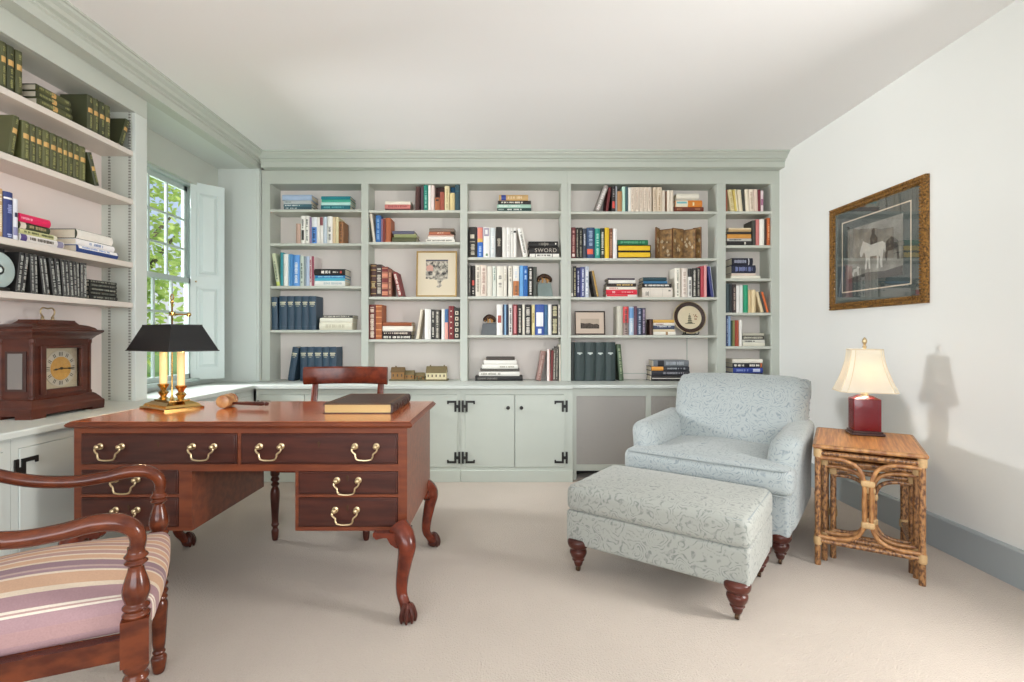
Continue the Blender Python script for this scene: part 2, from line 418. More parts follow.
# ------------------------------------------------------------------ base cabinets with H-L hinges under the rear case
YC = 3.888
CAB = mat('cabinet paint', (192, 199, 190), .42, var=.02)
def hl_hinge(x, z, side, flip, y, axis='x'):
    """H leaves straddling the door edge and an L arm running along the door; side=+1: door lies at +x of the edge"""
    m = MB(); t = .006
    def q(a0, a1, z0, z1):
        a0, a1 = sorted((x + side * a0, x + side * a1))
        if axis == 'x': m.box(a0, a1, y - t, y, z0, z1)
        else: m.box(y, y + t, a0, a1, z0, z1)
    q(-.024, -.008, z - .044, z + .044); q(.005, .021, z - .042, z + .042); q(-.0081, .0051, z - .012, z + .010)
    zz = z + .034 * flip; q(.0209, .076, zz - .008, zz + .008); q(.064, .076, *sorted((zz - flip * .0079, zz - flip * .018)))
    return m
def cabinet(label, x0, x1, d0, d1):
    r = thing('base_cabinet', label, 'cabinet', ((x0 + x1) / 2, YC, 0))
    top = CT - .03
    m = MB(); m.box(x0, d0, YC, YC + .02, .09, top).box(d1, x1, YC, YC + .02, .09, top).box(d0, d1, YC, YC + .02, .663, top).box(d0, d1, YC, YC + .02, .09, .11)
    m.box(x0, x1, YC + .02, 4.43, 0, top)
    m.build('carcass', CAB, r, world=True)
    B(x0, x1, YC - .012, YC + .02, 0, .09).build('plinth', CAB, r, world=True, bevel=.004)
    xm = (d0 + d1) / 2
    for k, (a, b) in enumerate(((d0, xm - .0015), (xm + .0015, d1))):
        d = B(a + .002, b, YC - .004, YC + .016, .112, .661).build('door', CAB, r, world=True, bevel=.002)
        e = a if k == 0 else b
        for z, fl in ((.575, 1), (.185, -1)):
            hl_hinge(e, z, 1 if k == 0 else -1, fl, YC - .004).build('hinge', BLACKM, d, world=True)
        kx = xm - .05 if k == 0 else xm + .05
        MB().lathe([(.006, 0), (.006, -.01), (.014, -.016), (.014, -.024), (.007, -.03), (.001, -.031)], (kx, YC - .004, .565), 12, 'y').build('knob', BLACKM, d, smooth=True, world=True)
    return r
cabinet('sage green two-door base cabinet with black hinges left of the grille', -.349, .499, -.319, .436)
cabinet('sage green two-door base cabinet behind the desk and its chair', -1.168, -.3505, -1.134, -.378)
cabinet('sage green base cabinet in the rear corner by the window', -1.905, -1.1695, -1.87, -1.204)

m = MB()
poly = [(-1.905, 1.0), (-1.905, 3.862), (.5, 3.862), (.5, 4.43), (-2.39, 4.43), (-2.39, 3.0), (-2.31, 3.0), (-2.31, 1.0)]
m.prism(poly, 'z', CT - .03, CT)
wk = m.build('worktop', SAGE_L, thing('worktop', 'long pale sage L-shaped worktop under the window and left shelves', 'worktop', (-2.0, 3.0, CT - .03)), world=True, bevel=.006)
wk2 = thing('worktop', 'pale sage worktop over the grey radiator grilles behind the armchair', 'worktop', (1.3, 4.1, CT - .028))
B(.502, XR - .002, 3.905, 4.43, CT - .028, CT - .001).build('worktop', SAGE_L, wk2, world=True, bevel=.006)

GRM = bpy.data.materials.new('perforated grille'); GRM.use_nodes = True
n = GRM.node_tree.nodes; L = GRM.node_tree.links; p = n['Principled BSDF']
tc = n.new('ShaderNodeTexCoord'); ck = n.new('ShaderNodeTexVoronoi'); ck.inputs['Scale'].default_value = 150; ck.inputs['Randomness'].default_value = 0
cm = n.new('ShaderNodeMapRange'); cm.inputs[1].default_value = .3; cm.inputs[2].default_value = .42
mx = n.new('ShaderNodeMix'); mx.data_type = 'RGBA'; mx.inputs[6].default_value = rgb((92, 88, 84)); mx.inputs[7].default_value = rgb((192, 188, 182))
L.new(tc.outputs['Object'], ck.inputs['Vector']); L.new(ck.outputs['Distance'], cm.inputs[0]); L.new(cm.outputs[0], mx.inputs[0]); L.new(mx.outputs[2], p.inputs['Base Color'])
p.inputs['Roughness'].default_value = .5
rc = thing('radiator_cover', 'sage radiator cover with grey perforated grilles behind the armchair', 'radiator cover', (1.3, 3.98, 0))
yr = 3.945
m = MB(); xs = [.502, .535, 1.07, 1.11, 1.64, 1.68, 2.215, XR - .002]
for i in range(0, 8, 2): m.box(xs[i], xs[i + 1], yr, yr + .025, 0 if i in (0, 6) else .118, CT - .03 if i in (0, 6) else .645)
m.box(xs[1], xs[6], yr, yr + .025, .645, CT - .03).box(xs[1], xs[6], yr, yr + .025, .07, .118)
m.build('frame', SAGE, rc, world=True)
for i in range(1, 6, 2): B(xs[i], xs[i + 1], yr + .008, yr + .014, .11, .65).build('grille', GRM, rc, world=True)
B(.502, XR - .002, yr + .2, yr + .22, 0, CT - .03).build('shade_board', mat('dark void shade', (60, 58, 54), .8), rc, world=True)  # added sheet; the hollow's shade is put into its dark colour

# ------------------------------------------------------------------ left built-in case
LZ = [2.155, 1.88, 1.522, 1.295]
lc = thing('bookcase', 'pale sage built-in bookcase on the left wall with green volumes', 'bookcase', (-2.2, 2.0, CT))
lb = -2.302; y0, y1 = 1.0, 2.907
B(lb - .016, lb, y0, 3.003, CT, 2.48).build('back_panel', mat('left back paint', (224, 213, 208), .6, var=.02, scale=2), lc, world=True)
B(XF - .02, XF, y0, 3.003, 2.375, 2.48).build('top_rail', SAGE, lc, world=True, bevel=.002)
B(lb, XF - .02, y0, y1, 2.375, 2.395).build('top_panel', SAGE, lc, world=True)
B(XF - .02, XF, y1, 3.003, CT, 2.375).build('stile', SAGE_L, lc, world=True, bevel=.003)
B(XF - .02, XF, y0, y0 + .06, CT, 2.375).build('stile', SAGE_L, lc, world=True, bevel=.003)
B(lb, XF - .02, y1, y1 + .02, CT, 2.375).build('side_panel', SAGE, lc, world=True)
B(lb, XF - .02, 2.985, 3.003, CT, 2.375).build('side_panel', SAGE_L, lc, world=True)
for z in LZ: B(lb, XF - .012, y0, y1, z - .03, z).build('shelf', mat('left shelf paint', (214, 206, 197), .45, var=.02), lc, world=True, bevel=.003)
PERF = bpy.data.materials.new('slotted steel strip'); PERF.use_nodes = True
n = PERF.node_tree.nodes; L = PERF.node_tree.links; p = n['Principled BSDF']
tc = n.new('ShaderNodeTexCoord'); sp = n.new('ShaderNodeSeparateXYZ'); mm = n.new('ShaderNodeMath'); mm.operation = 'MULTIPLY'; mm.inputs[1].default_value = 62
fr = n.new('ShaderNodeMath'); fr.operation = 'FRACT'; gt = n.new('ShaderNodeMath'); gt.operation = 'GREATER_THAN'; gt.inputs[1].default_value = .55
mx = n.new('ShaderNodeMix'); mx.data_type = 'RGBA'; mx.inputs[6].default_value = rgb((178, 180, 172)); mx.inputs[7].default_value = rgb((112, 110, 103))
L.new(tc.outputs['Object'], sp.inputs[0]); L.new(sp.outputs[2], mm.inputs[0]); L.new(mm.outputs[0], fr.inputs[0]); L.new(fr.outputs[0], gt.inputs[0]); L.new(gt.outputs[0], mx.inputs[0]); L.new(mx.outputs[2], p.inputs['Base Color'])
for xx in (-2.147, -2.262):
    B(xx, xx + .011, y1 - .0035, y1, CT + .01, 2.375).build('shelf_standard', PERF, lc, world=True)

def left_cabinet(label, ya, yb):
    xf = -1.93
    r = thing('base_cabinet', label, 'cabinet', (xf, (ya + yb) / 2, 0)); top = CT - .03
    m = MB(); m.box(-2.30, xf - .02, ya, yb, 0, top).box(xf - .02, xf, ya, ya + .03, .09, top).box(xf - .02, xf, yb - .03, yb, .09, top).box(xf - .02, xf, ya + .03, yb - .03, .66, top).box(xf - .02, xf, ya + .03, yb - .03, .09, .11)
    m.build('carcass', SAGE_L, r, world=True)
    B(xf - .02, xf + .01, ya, yb, 0, .09).build('plinth', SAGE_L, r, world=True, bevel=.004)
    d = B(xf - .016, xf + .004, ya + .032, yb - .032, .112, .658).build('door', SAGE_L, r, world=True, bevel=.002)
    for z, fl in ((.575, 1), (.185, -1)):
        hl_hinge(ya + .032, z, 1, fl, xf + .004, 'y').build('hinge', BLACKM, d, world=True)
    MB().lathe([(.006, 0), (.006, .01), (.014, .016), (.014, .024), (.001, .031)], (xf + .004, yb - .075, .565), 12, 'x').build('knob', BLACKM, d, smooth=True, world=True)
left_cabinet('white base cabinet with black hinge left of the desk', 1.992, 2.62)
left_cabinet('white base cabinet at the left edge beside the striped armchair', 1.362, 1.99)
left_cabinet('white base cabinet behind the desk below the alcove window', 2.622, 3.9)
# ------------------------------------------------------------------ pedestal desk
dk = thing('desk', 'polished mahogany pedestal desk with brass bail handles and clawed feet', 'desk', (-1.07, 2.365, 0))
DX0, DX1, DY0, DY1 = -1.742, -.402, 2.06, 2.67
def top_slab(x0, x1, y0, y1, z0, z1):
    m = MB(); lay = [(.012, z0), (.004, z0 + .005), (0, z0 + .012), (.004, z0 + .019), (.010, z1 - .003), (.014, z1)]
    vs = []; fs = []
    for i, (d, z) in enumerate(lay): vs += [(x0 + d, y0 + d, z), (x1 - d, y0 + d, z), (x1 - d, y1 - d, z), (x0 + d, y1 - d, z)]
    for i in range(len(lay) - 1):
        for k in range(4):
            k2 = (k + 1) % 4; fs.append((i * 4 + k, i * 4 + k2, i * 4 + 4 + k2, i * 4 + 4 + k))
    fs.append((3, 2, 1, 0)); e = (len(lay) - 1) * 4; fs.append((e, e + 1, e + 2, e + 3))
    return m.add(vs, fs)
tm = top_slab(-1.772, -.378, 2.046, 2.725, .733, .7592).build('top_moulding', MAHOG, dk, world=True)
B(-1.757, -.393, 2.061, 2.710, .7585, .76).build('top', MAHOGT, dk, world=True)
m = MB()
m.box(DX0, DX1, DY0, DY0 + .02, .712, .735)                                # rail under the top
m.box(DX0, DX1, DY0, DY0 + .02, .56, .588)                                 # apron rail
m.box(DX0, DX0 + .03, DY0, DY0 + .02, .32, .56).box(DX1 - .036, DX1, DY0, DY0 + .02, .32, .56).box(DX0, DX0 + .03, DY0, DY0 + .02, .588, .712).box(DX1 - .036, DX1, DY0, DY0 + .02, .588, .712)
m.box(-1.084, -1.07, DY0, DY0 + .02, .588, .712)
m.box(DX0 + .02, DX1 - .02, DY1 - .02, DY1 - .001, .5665, .732)                                 # rear apron
m.box(DX0 + .02, DX1 - .02, DY0 + .02, DY1 - .02, .56, .566)
m.build('frame', MAHOG, dk, world=True)
B(DX0, DX0 + .018, DY0 + .02, DY1, .32, .735).build('side_panel', MAHOG, dk, world=True)
B(DX1 - .018, DX1, DY0 + .02, DY1, .32, .735).build('side_panel', MAHOG, dk, world=True)
def pedestal(x0, x1, inner):
    o0, o1 = (x0 + .019, x1) if inner > 0 else (x0, x1 - .019)          # between the desk side and the kneehole
    xi = (x1 - .018, x1) if inner > 0 else (x0, x0 + .018)
    p0, p1 = (o0, x1 - .018) if inner > 0 else (x0 + .018, o1)
    m = MB(); m.box(p0, p1, DY0 + .02, DY1 - .015, .32, .34).box(p0, p1, DY1 - .015, DY1, .32, .559)
    m.box(xi[0], xi[1], DY0 + .02, DY1, .32, .559)
    q0, q1 = (x0 + .03, x1 - .052) if inner > 0 else (x0 + .014, x1 - .036)
    m.box(q0, q1, DY0, DY0 + .02, .32, .336).box(q0, q1, DY0, DY0 + .02, .455, .467)
    fx = (x1 - .052, x1) if inner > 0 else (x0, x0 + .014)
    m.box(fx[0], fx[1], DY0, DY0 + .02, .32, .5595)
    m.build('pedestal', MAHOG, dk, world=True)
pedestal(DX0, -1.268, 1); pedestal(-.852, DX1, -1)
def drawer(x0, x1, z0, z1, hx):
    d = MB().box(x0, x1, DY0 - .004, DY0 + .3, z0, z1).box(x0 + .006, x1 - .006, DY0 - .008, DY0 - .004, z0 + .006, z1 - .006).build('drawer', MAHOGD, dk, world=True, bevel=.002)
    zc = (z0 + z1) / 2
    for x in hx:
        h = MB(); y = DY0 - .008
        for s in (-1, 1):
            h.lathe([(.013, 0), (.013, -.003), (.007, -.006), (.006, -.014), (.009, -.018), (.009, -.024), (.004, -.028), (.001, -.029)], (x + s * .043, y, zc + .012), 12, 'y')
        pts = [(x - .043, y - .02, zc + .012), (x - .050, y - .022, zc + .004), (x - .046, y - .024, zc - .006), (x - .036, y - .026, zc - .014), (x - .034, y - .027, zc - .026), (x - .026, y - .027, zc - .036), (x, y - .027, zc - .039)]
        pts += [(2 * x - p[0], p[1], p[2]) for p in reversed(pts[:-1])]
        h.tube(cr(pts, 4), .0036, 8)
        h.build('handle', OLDBRASS, d, smooth=True, world=True)
    xc = (x0 + x1) / 2
    MB().lathe([(.006, 0), (.006, -.0015), (.001, -.0016)], (xc, DY0 - .008, zc + .026), 10, 'y').box(xc - .003, xc + .003, DY0 - .0093, DY0 - .008, zc + .008, zc + .024).build('keyhole', mat('dark keyhole brass', (78, 56, 38), .4, .6), d, world=True)
drawer(-1.710, -1.086, .590, .710, (-1.586, -1.216)); drawer(-1.068, -.440, .590, .710, (-.947, -.566))
drawer(-1.710, -1.322, .469, .566, (-1.524,)); drawer(-1.710, -1.322, .338, .453, (-1.524,))
drawer(-.838, -.440, .469, .559, (-.638,)); drawer(-.838, -.440, .338, .453, (-.645,))
def cabriole(cx, cy, sx, sy):
    up_ = .020 if sy < 0 else 0
    """knee block at the corner (cx,cy); the knee and foot push out along (sx,sy)"""
    m = MB()
    path = cr([(cx - sx * .03, cy - sy * .03, .335), (cx - sx * .004, cy - sy * .006, .315), (cx + sx * .012, cy + sy * .012, .28), (cx + sx * .002, cy + sy * .006, .22), (cx - sx * .010, cy - sy * .006, .15), (cx - sx * .012, cy - sy * .006, .095), (cx + sx * .004, cy + sy * .012, .058), (cx + sx * .014, cy + sy * .026, .04)], 5)
    rad = [.048, .047, .044, .040, .036, .033, .030, .028, .0255, .024, .0225, .021, .0205, .021, .024, .028]
    m.tube(path, rad, 12)
    # shaped brackets either side of the knee
    for ax in (0, 1):
        o = -1
        prof = [(0, .319), (-.118, .319), (-.118, .306), (-.106, .294), (-.088, .298), (-.078, .300), (-.064, .300), (-.05, .276), (-.03, .262), (0, .255)]
        if ax == 0: m.prism([(cx + sx * a, z + up_) for a, z in prof], 'y', cy + sy * .008 - .017, cy + sy * .008 + .017)
        else: m.prism([(cy + sy * a, z) for a, z in prof], 'x', cx - sx * .006 - .015, cx - sx * .006 + .015)
    leg = m.build('leg', MAHOGC, dk, smooth=True, world=True)
    f = MB(); fx, fy = cx + sx * .018, cy + sy * .032
    f.ball((fx, fy, .027), (.031, .031, .027), 12)
    for k in range(5):
        a = math.atan2(sy, sx) + (k - 2) * .75
        c, s_ = math.cos(a), math.sin(a)
        f.tube(cr([(fx + c * .006, fy + s_ * .006, .066), (fx + c * .020, fy + s_ * .020, .056), (fx + c * .031, fy + s_ * .031, .030), (fx + c * .029, fy + s_ * .029, .006)], 3), [.011, .010, .008, .0045], 8)
    f.build('claw_foot', LEGW, leg, smooth=True, world=True)
cabriole(-.402, 2.008, 1, -1); cabriole(-.405, 2.655, 1, 1); cabriole(-1.70, 2.012, -1, -1); cabriole(-1.692, 2.655, 1, 1)

# ------------------------------------------------------------------ desk chair on the far side, facing the photographer
def turned(m, x, y, prof, seg=14): m.lathe(prof, (x, y, 0), seg)
dc = thing('desk_chair', 'mahogany chair with curved crest rail behind the desk', 'chair', (-1.01, 2.98, 0))
for x in (-.247, .247):
    m = MB(); m.lathe([(.012, 0), (.016, .012), (.019, .05), (.014, .062), (.014, .072), (.02, .085), (.017, .11), (.024, .24), (.021, .275), (.014, .29), (.022, .302), (.014, .315), (.023, .328), (.017, .345), (.024, .36), (.024, .44)], (x, -.205, 0), 18, round_=4)
    m.build('leg', LEGW, dc, smooth=True)
for s in (-1, 1):
    m = MB(); m.tube(cr([(s * .20, .36, 0), (s * .20, .30, .2), (s * .205, .235, .42), (s * .205, .235, .5), (s * .208, .25, .68), (s * .208, .29, .86)], 5), [.017, .019, .021, .019, .017, .015], 10, 1.0, 1.25); m.build('leg', MAHOGC, dc, smooth=True)
m = MB(); n_ = 14; vs = []; fs = []
for i in range(n_ + 1):
    t = -1 + 2 * i / n_; x = t * .262; y = .30 - .075 * t * t
    for z, yo in ((.802, 0), (.812, -.012), (.85, -.016), (.902, -.010), (.912, .004), (.902, .016), (.85, .012), (.812, .012)):
        k = 1 if abs(t) < .95 else .9
        vs.append((x, y + yo, z))
for i in range(n_):
    for k in range(8): fs.append((i * 8 + k, i * 8 + (k + 1) % 8, i * 8 + 8 + (k + 1) % 8, i * 8 + 8 + k))
fs.append(tuple(range(8))); fs.append(tuple(n_ * 8 + k for k in range(8)))
m.add(vs, fs); m.build('crest_rail', MAHOGC, dc, smooth=True)
m = MB(); m.box(-.25, .25, -.225, -.2, .37, .43).box(-.215, .215, .215, .24, .37, .43)
for s in (-1, 1): m.hexa([(s * .25, -.21, .37), (s * .228, -.21, .37), (s * .193, .23, .37), (s * .215, .23, .37)], [(s * .25, -.21, .43), (s * .228, -.21, .43), (s * .193, .23, .43), (s * .215, .23, .43)])
m.build('seat_frame', MAHOGC, dc)
MB().rbox(-.245, .245, -.225, .225, .40, .462, .028, puff=(0, 0, .012), fn=lambda x, y, z: (x * (1 - .1 * (y + .22) / .44), y, z)).build('seat', mat('dark leather', (70, 44, 36), .45), dc, smooth=True, ang=60)
m = MB(); m.tube(cr([(-.205, .245, .62), (0, .30, .635), (.205, .245, .62)], 5), .014, 8, 1, 1.5); m.build('splat_rail', MAHOGC, dc, smooth=True)

# ------------------------------------------------------------------ striped armchair in the foreground
ac = thing('armchair', 'turned mahogany armchair with pink and cream striped seat at left edge', 'armchair', (-1.013, 1.45, 0), math.atan2(.489, .872))
ARM = mat('armchair mahogany', (104, 50, 27), .2, coat=.10, spec=.35, scale=8, color2=(72, 30, 17), stretch=(2, 4, 4))
HW = .2615
for s in (-1, 1):
    m = MB()
    m.lathe([(.012, 0), (.017, .006), (.021, .03), (.023, .05), (.016, .062), (.019, .070), (.016, .078), (.019, .1), (.024, .19), (.0255, .225), (.021, .240), (.025, .247), (.022, .256), (.0265, .268), (.022, .279), (.027, .291), (.022, .302), (.027, .314), (.025, .330)], (0, s * HW, 0), 24, round_=4)
    m.box(-.028, .028, s * HW - .028, s * HW + .028, .328, .436)
    m.lathe([(.025, .434), (.0285, .442), (.0235, .450), (.0285, .459), (.0225, .468), (.024, .474), (.0285, .492), (.0265, .512), (.0185, .540), (.0165, .550), (.0165, .556), (.0245, .564), (.019, .571), (.025, .579), (.0185, .588), (.018, .60)], (0, s * HW, 0), 24, round_=4)
    m.build('leg', ARM, ac, smooth=True)
    m = MB()
    path = cr([(.0, s * HW, .590), (.004, s * HW, .618), (-.006, s * HW, .645), (-.035, s * HW, .664), (-.08, s * HW, .669), (-.14, s * HW, .660), (-.22, s * (HW - .004), .657), (-.32, s * (HW - .012), .676), (-.42, s * (HW - .03), .72), (-.50, s * (HW - .045), .745)], 6)
    m.tube(path, [.017, .0185, .0205, .022, .022, .0205, .020, .020, .018, .015], 12, 1.15, .95, up=(1, 0, 0))
    m.build('arm', ARM, ac, smooth=True)
for s in (-1, 1):
    m = MB(); m.tube(cr([(-.62, s * .215, 0), (-.55, s * .215, .2), (-.50, s * .215, .40), (-.50, s * .215, .48), (-.53, s * .215, .75), (-.60, s * .215, .98)], 5), [.018, .021, .024, .021, .019, .016], 10, 1.0, 1.3); m.build('leg', ARM, ac, smooth=True)
m = MB(); m.box(-.018, .018, -HW + .02, HW - .02, .345, .40).box(-.52, -.48, -.215, .215, .345, .40)
for s in (-1, 1):
    m.hexa([(0, s * (HW + .018), .343), (0, s * (HW - .018), .343), (-.5, s * .197, .343), (-.5, s * .233, .343)], [(0, s * (HW + .018), .392), (0, s * (HW - .018), .392), (-.5, s * .197, .392), (-.5, s * .233, .392)])
m.build('seat_rail', ARM, ac)
m = MB(); n_ = 10; vs = []; fs = []
for i in range(n_ + 1):
    t = -1 + 2 * i / n_; x = -.60 - .06 * (1 - t * t); yv = t * .25
    vs += [(x, yv, .87), (x + .022, yv, .87), (x + .012, yv, 1.0), (x - .012, yv, 1.0)]
for i in range(n_):
    for k in range(4): fs.append((i * 4 + k, i * 4 + (k + 1) % 4, i * 4 + 4 + (k + 1) % 4, i * 4 + 4 + k))
fs += [(0, 1, 2, 3), tuple(n_ * 4 + k for k in range(4))]
m.add(vs, fs); m.build('crest_rail', ARM, ac, smooth=True)
MB().tube([(-.515, -.21, .62), (-.53, 0, .625), (-.515, .21, .62)], .016, 8, 1, 1.6).build('splat_rail', ARM, ac, smooth=True)
SM = bpy.data.materials.new('striped seat cloth'); SM.use_nodes = True
n = SM.node_tree.nodes; L = SM.node_tree.links; p = n['Principled BSDF']; p.inputs['Roughness'].default_value = .85
tc = n.new('ShaderNodeTexCoord'); sp = n.new('ShaderNodeSeparateXYZ'); mr = n.new('ShaderNodeMapRange'); mr.inputs[1].default_value = -.285; mr.inputs[2].default_value = .285
cp = n.new('ShaderNodeValToRGB'); cp.color_ramp.interpolation = 'CONSTANT'
stops = [(0, 'b08c8a'), (.060, 'a8878a'), (.083, 'e6d9c8'), (.093, 'b9958f'), (.098, 'e6d9c8'), (.110, 'a8868a'), (.195, 'e0cdb6'), (.225, 'cfa78a'), (.31, 'e2d0ba'), (.328, 'a0838a'), (.35, 'bda39a'), (.365, '967a82'), (.415, 'dcc8b0'), (.43, 'd2a98c'), (.475, 'e4d4be'), (.49, 'bb968f'), (.535, 'e0ccb4'), (.55, 'd2a78c'), (.595, 'e2d2bc'), (.61, 'bb9690'), (.66, 'e0ccb4'), (.675, 'd2a78c'), (.715, 'e4d4be'), (.73, 'bb9690'), (.78, 'e0ccb4'), (.795, 'cda48c'), (.835, 'e4d4be'), (.85, 'b08c8a'), (.90, 'e6d9c8'), (.915, 'b08c8a')]
el = cp.color_ramp.elements
el[0].position = 0; el[0].color = rgb(stops[0][1]); el[1].position = stops[1][0]; el[1].color = rgb(stops[1][1])
for q, c in stops[2:]:
    e = el.new(q); e.color = rgb(c)
nz = n.new('ShaderNodeTexNoise'); nz.inputs['Scale'].default_value = 260
mxs = n.new('ShaderNodeMix'); mxs.data_type = 'RGBA'; mxs.blend_type = 'MULTIPLY'; mxs.inputs[0].default_value = .25
L.new(tc.outputs['Object'], sp.inputs[0])
tpx = n.new('ShaderNodeMapRange'); tpx.inputs[1].default_value = -.5; tpx.inputs[2].default_value = 0; tpx.inputs[3].default_value = .88; tpx.inputs[4].default_value = 1.0     # the stripes taper with the seat
dv = n.new('ShaderNodeMath'); dv.operation = 'DIVIDE'
L.new(sp.outputs[0], tpx.inputs[0]); L.new(sp.outputs[1], dv.inputs[0]); L.new(tpx.outputs[0], dv.inputs[1]); L.new(dv.outputs[0], mr.inputs[0]); L.new(mr.outputs[0], cp.inputs[0])
L.new(tc.outputs['Object'], nz.inputs['Vector'])
L.new(cp.outputs[0], mxs.inputs[6]); L.new(nz.outputs['Fac'], mxs.inputs[7]); L.new(mxs.outputs[2], p.inputs['Base Color'])
def seatfn(x, y, z): return (x, y * (1 - .12 * max(0, -x) / .5), z)
MB().rbox(-.51, .032, -HW + .012, HW - .012, .388, .470, .026, n=4, m=14, puff=(.012, 0, .056), fn=seatfn).build('seat', SM, ac, smooth=True, ang=60)

# ------------------------------------------------------------------ club armchair and ottoman
def damask(key, c1, c2, sc):
    m = bpy.data.materials.new(key); m.use_nodes = True
    n = m.node_tree.nodes; L = m.node_tree.links; p = n['Principled BSDF']; p.inputs['Roughness'].default_value = .75; p.inputs['Sheen Weight'].default_value = .2
    tc = n.new('ShaderNodeTexCoord'); nz = n.new('ShaderNodeTexNoise'); nz.inputs['Scale'].default_value = sc * .45; nz.inputs['Detail'].default_value = 2
    ad = n.new('ShaderNodeMix'); ad.data_type = 'RGBA'; ad.inputs[0].default_value = .10
    vo = n.new('ShaderNodeTexVoronoi'); vo.inputs['Scale'].default_value = sc * .42; vo.inputs['Randomness'].default_value = .45
    L.new(tc.outputs['Object'], nz.inputs['Vector']); L.new(tc.outputs['Object'], ad.inputs[6]); L.new(nz.outputs['Color'], ad.inputs[7]); L.new(ad.outputs[2], vo.inputs['Vector'])
    ml = n.new('ShaderNodeMath'); ml.operation = 'MULTIPLY'; ml.inputs[1].default_value = 46
    sn = n.new('ShaderNodeMath'); sn.operation = 'SINE'; L.new(vo.outputs['Distance'], ml.inputs[0]); L.new(ml.outputs[0], sn.inputs[0])
    mr = n.new('ShaderNodeMapRange'); mr.inputs[1].default_value = .1; mr.inputs[2].default_value = .9
    n2 = n.new('ShaderNodeTexNoise'); n2.inputs['Scale'].default_value = sc * 2.2; n2.inputs['Detail'].default_value = 3
    m2 = n.new('ShaderNodeMapRange'); m2.inputs[1].default_value = .38; m2.inputs[2].default_value = .62
    ma = n.new('ShaderNodeMath'); ma.operation = 'MULTIPLY'
    L.new(sn.outputs[0], mr.inputs[0]); L.new(tc.outputs['Object'], n2.inputs['Vector']); L.new(n2.outputs['Fac'], m2.inputs[0]); L.new(mr.outputs[0], ma.inputs[0]); L.new(m2.outputs[0], ma.inputs[1])
    mx = n.new('ShaderNodeMix'); mx.data_type = 'RGBA'; mx.inputs[6].default_value = rgb(c1); mx.inputs[7].default_value = rgb(c2)
    L.new(ma.outputs[0], mx.inputs[0]); L.new(mx.outputs[2], p.inputs['Base Color'])
    fb = n.new('ShaderNodeTexNoise'); fb.inputs['Scale'].default_value = 400; bp = n.new('ShaderNodeBump'); bp.inputs['Strength'].default_value = .15; bp.inputs['Distance'].default_value = .005
    L.new(tc.outputs['Object'], fb.inputs['Vector']); L.new(fb.outputs['Fac'], bp.inputs['Height']); L.new(bp.outputs[0], p.inputs['Normal'])
    return m
DAM = damask('blue grey damask', (163, 170, 170), (128, 139, 143), 27)
DAMO = damask('sage grey damask', (162, 164, 157), (124, 129, 124), 27)
PIPE = mat('grey piping', (146, 153, 153), .8)
RZ = math.atan2(-.593, .806)
def turned_leg(root, x, y, h):
    s = h / .14
    m = MB(); m.lathe([(.040, .155 * s), (.049, .147 * s), (.0505, .134 * s), (.045, .119 * s), (.034, .111 * s), (.033, .107 * s), (.039, .100 * s), (.040, .090 * s), (.034, .074 * s), (.026, .062 * s), (.0285, .056 * s), (.023, .050 * s), (.019, .036 * s), (.015, .028 * s)], (x, y, 0), 22, round_=4)
    l = m.build('leg', LEGW, root, smooth=True)
    MB().lathe([(.012, .045 * s), (.017, .042 * s), (.016, .028 * s), (.010, .024 * s)], (x, y, 0), 12).lathe([(.004, -.008), (.013, -.007), (.014, 0), (.013, .007), (.004, .008)], (x, y, .0145), 12, 'x').build('caster', mat('dark brass caster', (84, 62, 44), .4, .7), l, smooth=True)
cc = thing('club_armchair', 'pale blue damask club armchair with low rolled arms', 'armchair', (1.010, 2.636, 0), RZ)
for x, y in ((-.345, .06), (.345, .06), (-.33, .70), (.33, .70)): turned_leg(cc, x, y, .14)
MB().rbox(-.396, .392, .02, .74, .132, .36, .025, n=4, m=6).build('base', DAM, cc, smooth=True, ang=60)
def cush(x, y, z):
    t = min(1, max(0, (y - .085) / .04)); return (x * (1 - .29 * t), y, z)
MB().rbox(-.425, .412, -.04, .60, .345, .482, .045, n=5, m=14, puff=(0, .012, .035), fn=cush).build('seat_cushion', DAM, cc, smooth=True, ang=70)
m = MB()
for z in (.352, .470):
    m.tube([(-.40, .09, z), (-.408, .0, z), (-.385, -.036, z), (0, -.047, z), (.372, -.036, z), (.396, 0, z), (.388, .09, z)], .004, 6)
m.build('piping', PIPE, cc, smooth=True)
for s in (-1, 1):
    def armfn(x, y, z, s=s):
        t = min(1, max(0, (y - .10) / .55))
        zz = z if z < .33 else .33 + (z - .33) * (.93 + .06 * t)
        k = max(0, (z - .36) / .27); fr = max(0, 1 - (y - .085) / .10)
        return (x + s * .028 * k * k - s * .0 * fr, y + .02 * k * (1 - t) - .02 * (1 - k) * (1 - t), zz)
    MB().rbox(.270 if s > 0 else -.415, .412 if s > 0 else -.272, .065, .74, .14, .635, .062, n=6, m=8, puff=(.008, .02, .0), fn=armfn).build('arm', DAM, cc, smooth=True, ang=70)
def backfn(x, y, z):
    k = (z - .30) / .57
    yy = y + .16 * k + .03 * max(0, k - .75) ** 2 * 16
    w_ = 1 + .03 * min(1, max(0, k - .2)) - .02 * max(0, k - .85)
    return (x * w_ + .026, yy, z)
MB().rbox(-.372, .372, .47, .66, .26, .858, .085, n=7, m=10, puff=(0, .05, .012), fn=backfn).build('backrest', DAM, cc, smooth=True, ang=75)
m = MB()
for s in (-1, 1): m.lathe([(.001, s * .378), (.05, s * .376), (.062, s * .366), (.066, s * .35)], (.026, .765, .785), 16, 'x')
m.tube([(-.324, .765, .785), (.376, .765, .785)], .066, 16)
m.build('back_roll', DAM, cc, smooth=True)
m = MB()
